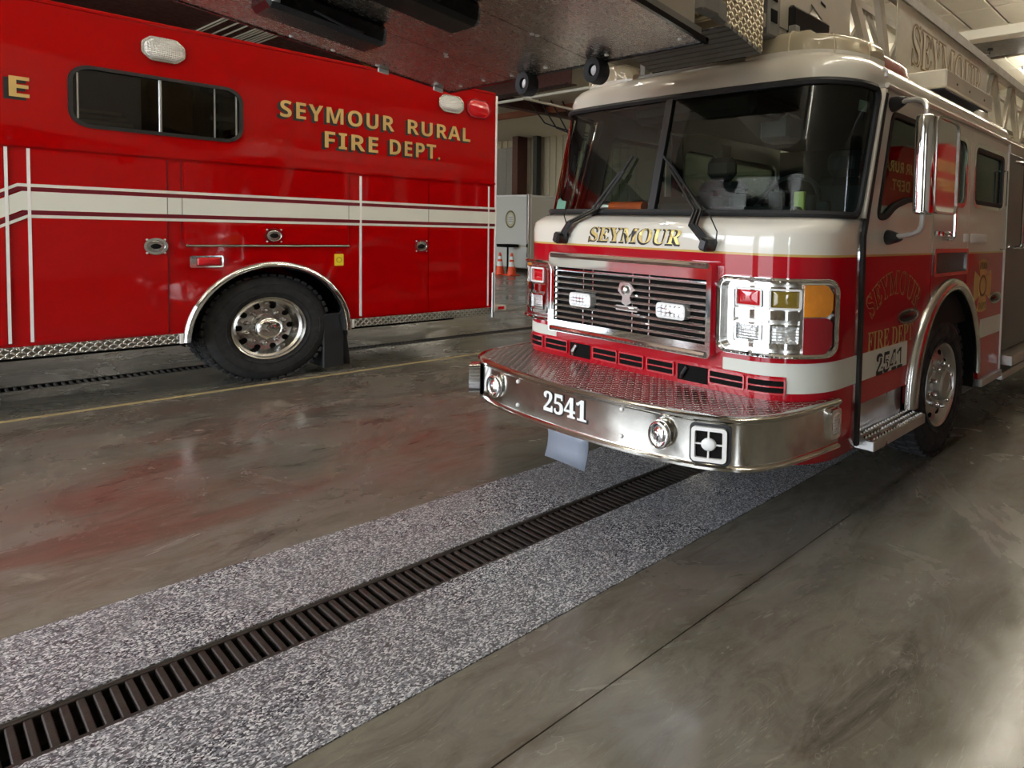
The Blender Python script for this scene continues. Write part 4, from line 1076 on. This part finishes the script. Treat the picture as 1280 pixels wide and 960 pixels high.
d1 = door('compartment_door', .676, 1.464, .575, 2.086); d2 = door('compartment_door', 3.022, 3.728, .575, 2.07); d3 = door('compartment_door', 3.738, 4.470, .575, 2.07); d0 = door('compartment_door', -1.2, .540, .575, 2.086)
d4 = door('lift_door', 1.578, 2.893, 1.352, 2.075)
for x, d in ((1.470, .004), (2.898, .003), (1.560, .003)):
    MB().band(LS, [(x-.003, .58, 2.08), (x+.003, .58, 2.08)] if x != 1.56 and x != 2.898 else [(x-.002, 1.34, 2.08), (x+.002, 1.34, 2.08)], -.001, .0035).build('panel_seam', MT_MAROON, RT, False)
MB().tube([LS(1.585, 1.338, .012), LS(2.90, 1.334, .012)], .012, 8).build('lift_lip', MT_CHROME2, d4)
for x, z0, z1 in ((.553, .59, 2.085), (.667, .59, 2.085), (3.014, .585, 2.075), (4.478, .585, 2.07)):
    MB().band(LS, [(x-.0085, z0, z1), (x+.0085, z0, z1)], -.002, .017).build('door_trim', MT_WSTRIP, RT, False)
for u, v, d in ((1.39, 1.333, d1), (2.243, 1.435, d4), (3.655, 1.333, d2)):
    h = MB().ring(LS, oval(u, v, .078, .072), oval(u, v, .060, .054), .01, .022).build('paddle_latch', MT_CHROME, d)
    MB().dome(LS, oval(u, v, .062, .056), .0125, .006, wall=False).build('latch_cup', MT_CHROME2, h)
    MB().dome(LS, oval(u, v, .036, .024), .016, .012).build('latch_paddle', MT_DARK, h)
    for sx in (-1, 1):
        for sz in (-1, 1): MB().lathe([(.009, 0), (.007, -.004), (0, -.006)], LS(u+sx*.057, v+sz*.057, .013), 'y', 7).build('latch_screw', MT_WSTRIP, h)
# stripe: (z0,z1,bend shift)
def strp(z0, z1, m, nm, xb):
    u = [(-1.2, -.6), (-.36, -.6), (xb, 0), (4.566, 0)]
    MB().band(LS, [(x, z0+dz, z1+dz) for x, dz in u], .004, .0145).build(nm, m, RT, False)
strp(1.791, 1.815, MT_WHITE, 'white_pinstripe', .608); strp(1.760, 1.789, MT_MAROON, 'maroon_pinstripe', .612); strp(1.612, 1.757, MT_WHITE, 'white_stripe', .63)
strp(1.580, 1.609, MT_MAROON, 'maroon_pinstripe', .648); strp(1.553, 1.577, MT_WHITE, 'white_pinstripe', .655)
for x in (1.467, 1.565, 2.898, 3.733): MB().band(LS, [(x-.003, 1.61, 1.76), (x+.003, 1.61, 1.76)], .012, .0155).build('stripe_seam', MT_GREYP, RT, False)
for nm, body_, bx_ in (('side_lettering', 'SEYMOUR', (2.30, 3.355, 2.588, 2.752)), ('side_lettering', 'RURAL', (3.50, 4.235, 2.588, 2.748)), ('side_lettering', 'FIRE', (2.68, 3.19, 2.338, 2.502)), ('side_lettering', 'DEPT.', (3.31, 3.868, 2.338, 2.502)), ('side_lettering', 'E', (.578, .682, 2.468, 2.622))):
    sp = 1.12 if len(body_) > 1 else 1
    lettering(nm+'_shadow', body_, LS, bx_, .003, MT_BLKLET, RT, offset=.02, space=sp, table=SAN, shift=(-.022, -.018))
    lettering(nm, body_, LS, bx_, .006, MT_GOLD, RT, space=sp, table=SAN)
# lamps
for u0, u1, z0, z1, m, nm in ((1.325, 1.585, 2.925, 3.105, MT_LENS_W, 'scene_lamp'), (3.855, 4.13, 2.912, 3.09, MT_LENS_W, 'scene_lamp'), (4.195, 4.475, 2.90, 3.10, MT_LENS_R, 'warning_lamp')):
    lo = MB().dome(LS, roundpoly([(u0+.05, z0), (u1-.05, z0), (u1, z0+.05), (u1, z1-.05), (u1-.05, z1), (u0+.05, z1), (u0, z1-.05), (u0, z0+.05)], .02), .018, .022).build(nm, m, RT)
    P = roundpoly([(u0+.045, z0-.012), (u1-.045, z0-.012), (u1+.012, z0+.045), (u1+.012, z1-.045), (u1-.045, z1+.012), (u0+.045, z1+.012), (u0-.012, z1-.045), (u0-.012, z0+.045)], .02)
    MB().ring(LS, P, inset(P, .022), -.002, .024).build('lamp_bezel', MT_CHROME2 if m is MT_LENS_W else MT_LENS_R2, lo)
mk = MB().dome(LS, rrect(1.66, 1.835, 1.158, 1.232, .01), .012, .02).build('side_marker', MT_LENS_R, RT)
MB().ring(LS, rrect(1.612, 1.85, 1.142, 1.248, .014), rrect(1.657, 1.838, 1.155, 1.235, .008), -.002, .022).build('marker_bezel', MT_CHROME, mk)
st = MB().plate(LS, [rrect(2.768, 2.852, 1.13, 1.252, .008)], .0, .004).build('warning_sticker', MT_YELLOW, RT, False)
MB().ring(LS, oval(2.81, 1.19, .028, .03), oval(2.81, 1.19, .018, .02), .0, .006).build('sticker_ring', mat('sticker ochre', (.50, .38, .02), .5), st, False)
MB().plate(LS, [rrect(2.785, 2.84, 1.268, 1.275, .003)], .0, .004).build('sticker_tab', MT_MAROON, RT, False)
# rocker, wheel arch, wheel, flap
for x0, x1 in ((-3.0, 1.565), (2.925, 4.5)):
    MB().box(x0, x1, 7.43, 7.50, .472, .558, .004).build('rocker_tread', MT_DPLATE_S, RT, False)
MB().box(1.535, 1.566, 7.425, 7.50, .468, .558, .004).build('rocker_cap', MT_WSTRIP, RT, False); MB().box(2.924, 2.95, 7.425, 7.50, .468, .558, .004).build('rocker_cap', MT_WSTRIP, RT, False)
rows = []
for t in range(-1, 182, 6):
    ca, sa = cos(R(t)), sin(R(t))
    rows.append([LS(ac[0]+(.665+q)*ca, ac[1]+(.71+q)*sa, dd) for q, dd in ((.018, 0), (.016, .024), (-.004, .04), (-.03, .042), (-.042, .02), (-.045, -.08))])
MB().grid(rows).build('arch_trim', MT_CHROME, RT, ang=60)
MB().grid([[LS(ac[0]+.66*cos(R(t)), ac[1]+.70*sin(R(t)), dd) for dd in (-.02, -.9)] for t in range(-6, 187, 7)]).build('wheel_well', MT_DARK, RT)
wheel(RT, 2.236, 7.545, .525, 'dish', .53, .28, 46)
wheel(RT, 2.236, 7.88, .525, 'dish', .53, .28, 46)
fp = MB().grid([[(2.745+.02*k+.16*u, 7.56+.05*sin(u*3), .60-.18*k) for u in (0, .5, 1)] for k in range(4)]); fp.build('mud_flap', MT_BLACK, RT, solid=.01)
MB().box(2.70, 2.9, 7.55, 8.2, .05, .62, .01).build('mud_flap_inner', MT_BLACK, RT)
MB().tube([LS(4.568, .50, .004), LS(4.575, 1.6, .004), LS(4.580, 3.2, .004)], .012, 6).build('corner_rail', MT_WSTRIP, RT)
MB().box(4.535, 4.565, 7.435, 7.47, .43, 1.0, .006).build('corner_guard', MT_ALU, RT)
rb = MB().box(4.56, 4.78, 7.5, 9.85, .50, .57, .01).build('rear_bumper', MT_WHITE, RT); MB().band(LS, [(4.66, .52, .555), (4.74, .52, .555)], -.06, -.04).build('bumper_reflector', MT_LENS_R, rb, False)
ub = MB().box(-2.8, 4.4, 8.1, 9.3, .35, .62).box(-2.5, 1.3, 7.7, 8.1, .45, .6); ub.build('chassis', MT_DARK, RT, False)
# the front of the rescue truck, beyond the frame
cabp = [(-3.0, .5), (-3.0, 2.5), (-3.35, 2.5), (-3.75, 1.75), (-4.9, 1.55), (-5.0, .55)]
MB().plate(lambda u, v, d: (u, 8.75+d, v), [cabp], -1.1, 1.1).build('cab', MT_RED, RT, ang=30)
MB().box(-3.66, -3.1, 7.64, 7.655, 1.75, 2.38, .005).build('cab_window', MT_GLOSSBLK, RT)
wheel(RT, -4.1, 7.66, .525, 'steer', .53, .28)

# ------------------------------------------------------------------ red engine standing right of the photographer: shows in the chrome and paint
EN = thing('fire_engine', 'third red truck, seen only mirrored in the chrome door mirror of the ladder truck', 'fire truck', (10, -2.7, 0))
ES = lambda u, v, d: (u, -1.5+d, v)
pr = [(5.5, .5), (5.5, 1.5), (5.75, 2.3), (6.0, 2.45), (10.1, 2.5), (10.3, 2.62), (10.42, 2.82), (10.66, 2.92), (10.74, 3.1), (10.9, 3.22), (15.0, 3.22), (15.0, .5)]
eb = MB().plate(lambda u, v, d: (u, -2.7+d, v), [pr], -1.2, 1.2).build('body', MT_RED, EN, ang=20)
MB().box(5.9, 8.4, -3.85, -1.55, 2.40, 2.56, .06).build('cab_roof', MT_CREAM, EN)
for x0, x1 in ((5.95, 6.8), (7.0, 8.2)): MB().plate(ES, [rrect(x0, x1, 1.65, 2.35, .08)], -.005, .012).build('cab_window', MT_GLOSSBLK, EN, False)
MB().band(ES, [(5.5, 1.98, 2.12), (15.0, 1.98, 2.12)], -.002, .006).build('white_stripe', MT_WHITE, EN, False)
for x in (6.9, 12.2): wheel(EN, x, -1.8, .525, 'steer', .53, .28)
EF = lambda u, v, d: (12.6-u, -1.5+d, v)
lettering('body_lettering', 'SEYMOUR RURAL', EF, (.2, 2.6, 2.72, 2.92), .006, MT_GOLD, EN, table=SAN); lettering('body_lettering', 'FIRE DEPT.', EF, (.6, 2.2, 2.40, 2.60), .006, MT_GOLD, EN, table=SAN)

# ------------------------------------------------------------------ things at the back of the hall
TR = thing('enclosed_trailer', 'white enclosed trailer with a round emblem, at the back between the trucks', 'trailer', (14, 20, 0))
TX, TY = 12.62, 18.62
MB().box(TX, TX+4.2, TY, TY+2.3, .16, 2.56, .03).build('trailer_body', MT_TRAILER, TR)
MB().box(TX-.03, TX+.02, TY-.04, TY+.06, .2, 2.62, .01).build('corner_post', MT_CHROME, TR); MB().box(TX+.06, TX+.12, TY-.03, TY+.02, .2, 2.62, .01).build('corner_post', MT_WSTRIP, TR)
TF = lambda u, v, d: (TX-d, u, v)
em = MB().ring(TF, oval(19.62, 1.78, .30, .30, 32), oval(19.62, 1.78, .235, .235, 32), .0, .006).build('round_emblem', mat('emblem olive', (.16, .15, .05), .5), TR, False)
MB().ring(TF, oval(19.62, 1.78, .21, .21, 32), oval(19.62, 1.78, .17, .17, 32), .0, .006).build('emblem_ring', mat('emblem gold', (.50, .44, .24), .5), em, False)
for k in range(3): MB().band(TF, [(19.50, 1.70+.07*k, 1.72+.07*k), (19.74, 1.70+.07*k, 1.72+.07*k)], 0, .005).build('emblem_bar', MT_GREYP, em, False)
MB().band(TF, [(TY+.05, .88, .92), (TY+2.28, .88, .92)], 0, .02).build('trim_strip', mat('dull brass', (.40, .34, .20), .5), TR, False)
MB().box(TX-.02, TX+4.2, TY-.02, TY+2.32, 2.54, 2.60, .01).build('roof_trim', MT_WSTRIP, TR)
for x in (13.9, 15.0): MB().lathe([(.15, 0), (.33, 0), (.34, .03), (.34, .2), (.15, .2), (.15, 0)], (x, TY-.02, .34), 'y', 24).build('trailer_tyre', MT_TIRE, TR)
MB().box(TX-.55, TX-.06, 19.05, 19.55, .85, .95, .01).tube([(TX-.3, 19.3, .01), (TX-.3, 19.3, .9)], .03, 8).build('hitch_jack', MT_DARK, TR)
def cone(x, y, label):
    t = thing('traffic_cone', label, 'traffic cone', (x, y, 0), 'traffic cones by the trailer')
    MB().box(x-.18, x+.18, y-.18, y+.18, 0.002, .03, .008).build('base', MT_CONE, t)
    MB().lathe([(.135, .03), (.03, .70), (.022, .71), (0, .71)], (x, y, 0), 'z', 24).build('cone_body', MT_CONE, t)
    MB().lathe([(.098, .28), (.075, .43)], (x, y, 0), 'z', 24).build('reflective_band', MT_REFL, t)
    b_ = MB().lathe([(.063, .50), (.048, .60)], (x, y, 0), 'z', 24).build('reflective_band', MT_REFL, t)
cone(11.62, 18.62, 'orange traffic cone nearer the red rescue truck, partly hidden by its corner'); cone(11.75, 18.18, 'orange traffic cone with white bands, the fully visible one of the two')
# dark grey sheet panels and steel on the back wall
for k, (y0, y1, z0, z1) in enumerate(((24.95, 26.3, 2.75, 4.85), (23.95, 24.93, 2.75, 4.85))):
    q = MB().box(15.82, 15.93, y0, y1, z0, z1, .02).build('shutter_panel', MT_GREYP, None, False)
    q['kind'] = 'structure'; q.name = 'trim_%d' % (k+1)
cl = MB().box(15.3, 15.75, 23.35, 23.72, 0, 5.2).build('trim_3', MT_BEAM, smooth=False); cl['kind'] = 'structure'
cl = MB().box(15.6, 15.8, 22.5, 22.75, 0, 5.2).build('trim_4', mat('dark post', (.03, .028, .022), .6), smooth=False); cl['kind'] = 'structure'
# red steel roof beams
for k, (x0, x1, y0, y1, z0) in enumerate(((5.2, 16, 16.4, 16.7, 4.9), (-6, 5.2, 16.4, 16.7, 3.9), (9.0, 9.3, 11.95, 32, 4.75))):
    q = MB().box(x0, x1, y0, y1, CEILZ-.06, CEILZ-.02).box(x0, x1, y0, y1, z0, z0+.03)
    if x1-x0 > y1-y0: q.box(x0, x1, (y0+y1)/2-.01, (y0+y1)/2+.01, z0, CEILZ-.02)
    else: q.box((x0+x1)/2-.01, (x0+x1)/2+.01, y0, y1, z0, CEILZ-.02)
    o = q.build('trim_%d' % (k+5), MT_BEAM, smooth=False); o['kind'] = 'structure'
o = MB().box(11.75, 11.9, 13.5, 24, 4.95, 5.12).build('trim_8', MT_PURLIN, smooth=False); o['kind'] = 'structure'
# soffit and beam over the ladder truck
o = MB().box(11.22, 11.50, -8, 12, 5.02, 5.2, .01).box(11.5, 11.62, -8, 12, 5.08, 5.2).build('trim_9', MT_PIPEW, smooth=False); o['kind'] = 'structure'
o = MB().box(11.62, 12.78, -8, 12, 5.10, 5.2).build('trim_10', MT_GREYP, smooth=False); o['kind'] = 'structure'
MB_ = [(9.28, 9.28, 11.2, 18.6, 4.66, 'white conduit pipe crossing the hall high behind the red rescue truck'), ]
for x0, x1, y0, y1, z, lab in MB_:
    q = MB().tube([(x0, y0, z), (x1, y1, z)], .035, 10).build('ceiling_pipe', MT_PIPEW); tag(q, lab, 'pipe')
q = MB().tube([(9.0, 13.55, 4.58), (12.0, 13.75, 4.58)], .03, 8).build('ceiling_pipe', MT_PIPEW); tag(q, 'shorter pale pipe running lengthwise under the dark red beam', 'pipe')
for k, x in enumerate((3.66, 3.72, 3.90, 4.06, 4.22, 4.28, 4.34, 4.42, 4.48, 4.54, 4.62)):
    q = MB().tube([(x+.08, 13.9, 5.163), (x, 16.38, 5.163)], .014, 8).build('conduit', MT_PIPEW)
    tag(q, 'thin white conduit in the row above the rescue truck roof', 'pipe', 'white conduits above the rescue truck')
# exhaust hoses hanging behind the ladder truck
for k in range(4):
    pts = []
    for i in range(9):
        t = i/8; pts.append((10.9+.25*k+1.3*t, 16.2-.2*k-.5*t*3, 5.175-(.45+.12*k)*min(1, t*4)-1.0*t+.55*t*t))
    q = MB().tube(pts, .022, 6).build('hanging_cable', MT_BLACK); tag(q, 'black cable sagging from the roof behind the ladder truck windscreen', 'cable', 'black cables at the back')
# sprinkler heads
for x, y, lab in ((9.2, 4.0, 'black sprinkler head on the cream ceiling panels, upper right'), (12.2, 3.75, 'black sprinkler head under the grey soffit')):
    z = CEILZ-.02 if x < 11 else 5.1
    q = MB().tube([(x, y, z), (x-.05, y, z-.12), (x-.22, y+.02, z-.16)], .012, 6).lathe([(.0, 0), (.05, .01), (.05, .05), (.0, .06)], (x, y, z-.05), 'z', 10).build('sprinkler_head', MT_BLKPL); tag(q, lab, 'sprinkler')

# ------------------------------------------------------------------ ceiling strip lights
def strip(x, y, ln, ax, z, tube=MT_TUBE, label='long unseen fluorescent strip light hung below the ceiling'):
    t = thing('strip_light', label, 'ceiling light', (x, y, z), 'fluorescent strip lights')
    dx, dy = (ln/2, .07) if ax == 'x' else (.07, ln/2)
    MB().box(x-(dx if ax == 'x' else .025), x+(dx if ax == 'x' else .025), y-(dy if ax == 'y' else .025), y+(dy if ax == 'y' else .025), z-.02, z+.05, .008).build('housing', MT_WSTRIP, t, False)
    for k in (-.8, .8): MB().tube([(x+(k*dx if ax == 'x' else 0), y+(k*dy if ax == 'y' else 0), z+.04), (x+(k*dx if ax == 'x' else 0), y+(k*dy if ax == 'y' else 0), CEILZ-.019)], .006, 5).build('hanger', MT_ALU, t)
    for s in (-.05, .05):
        p0, p1 = ((x-dx+.03, y+s, z), (x+dx-.03, y+s, z)) if ax == 'x' else ((x+s, y-dy+.03, z), (x+s, y+dy-.03, z))
        MB().tube([p0, p1], .016, 8).build('tube', tube, t)
for x in (-3.5, 0.0, 3.6, 7.2, 10.6): strip(x, 5.75, 2.4, 'x', 4.9)
for x in (-4.0, -1.2): strip(x, 1.9, 2.4, 'x', 4.9)  # added out of view to light the cab front and brow
for x in (5.6, 8.2, 10.8, 14.2): strip(x, 1.9, 2.4, 'x', 4.9, MT_TUBE2)  # unseen boosted row, added to brighten the ceiling and ladder
strip(2.4, 1.2, 2.4, 'x', 4.9)  # added out of view to brighten brow, ladder and platform
for x, y in ((14.0, 12.6), (4.0, 11.6), (13.5, 27), (11.6, 23.8), (9.6, 22.5)): strip(x, y, 2.4, 'y', 4.9)  # the last ones are added out of view to brighten the back wall
for x in (3.0, 8.0):
    for y in (19.5, 24): strip(x, y, 2.4, 'x', 4.9)
strip(14.3, 3.4, 2.4, 'x', 4.9)
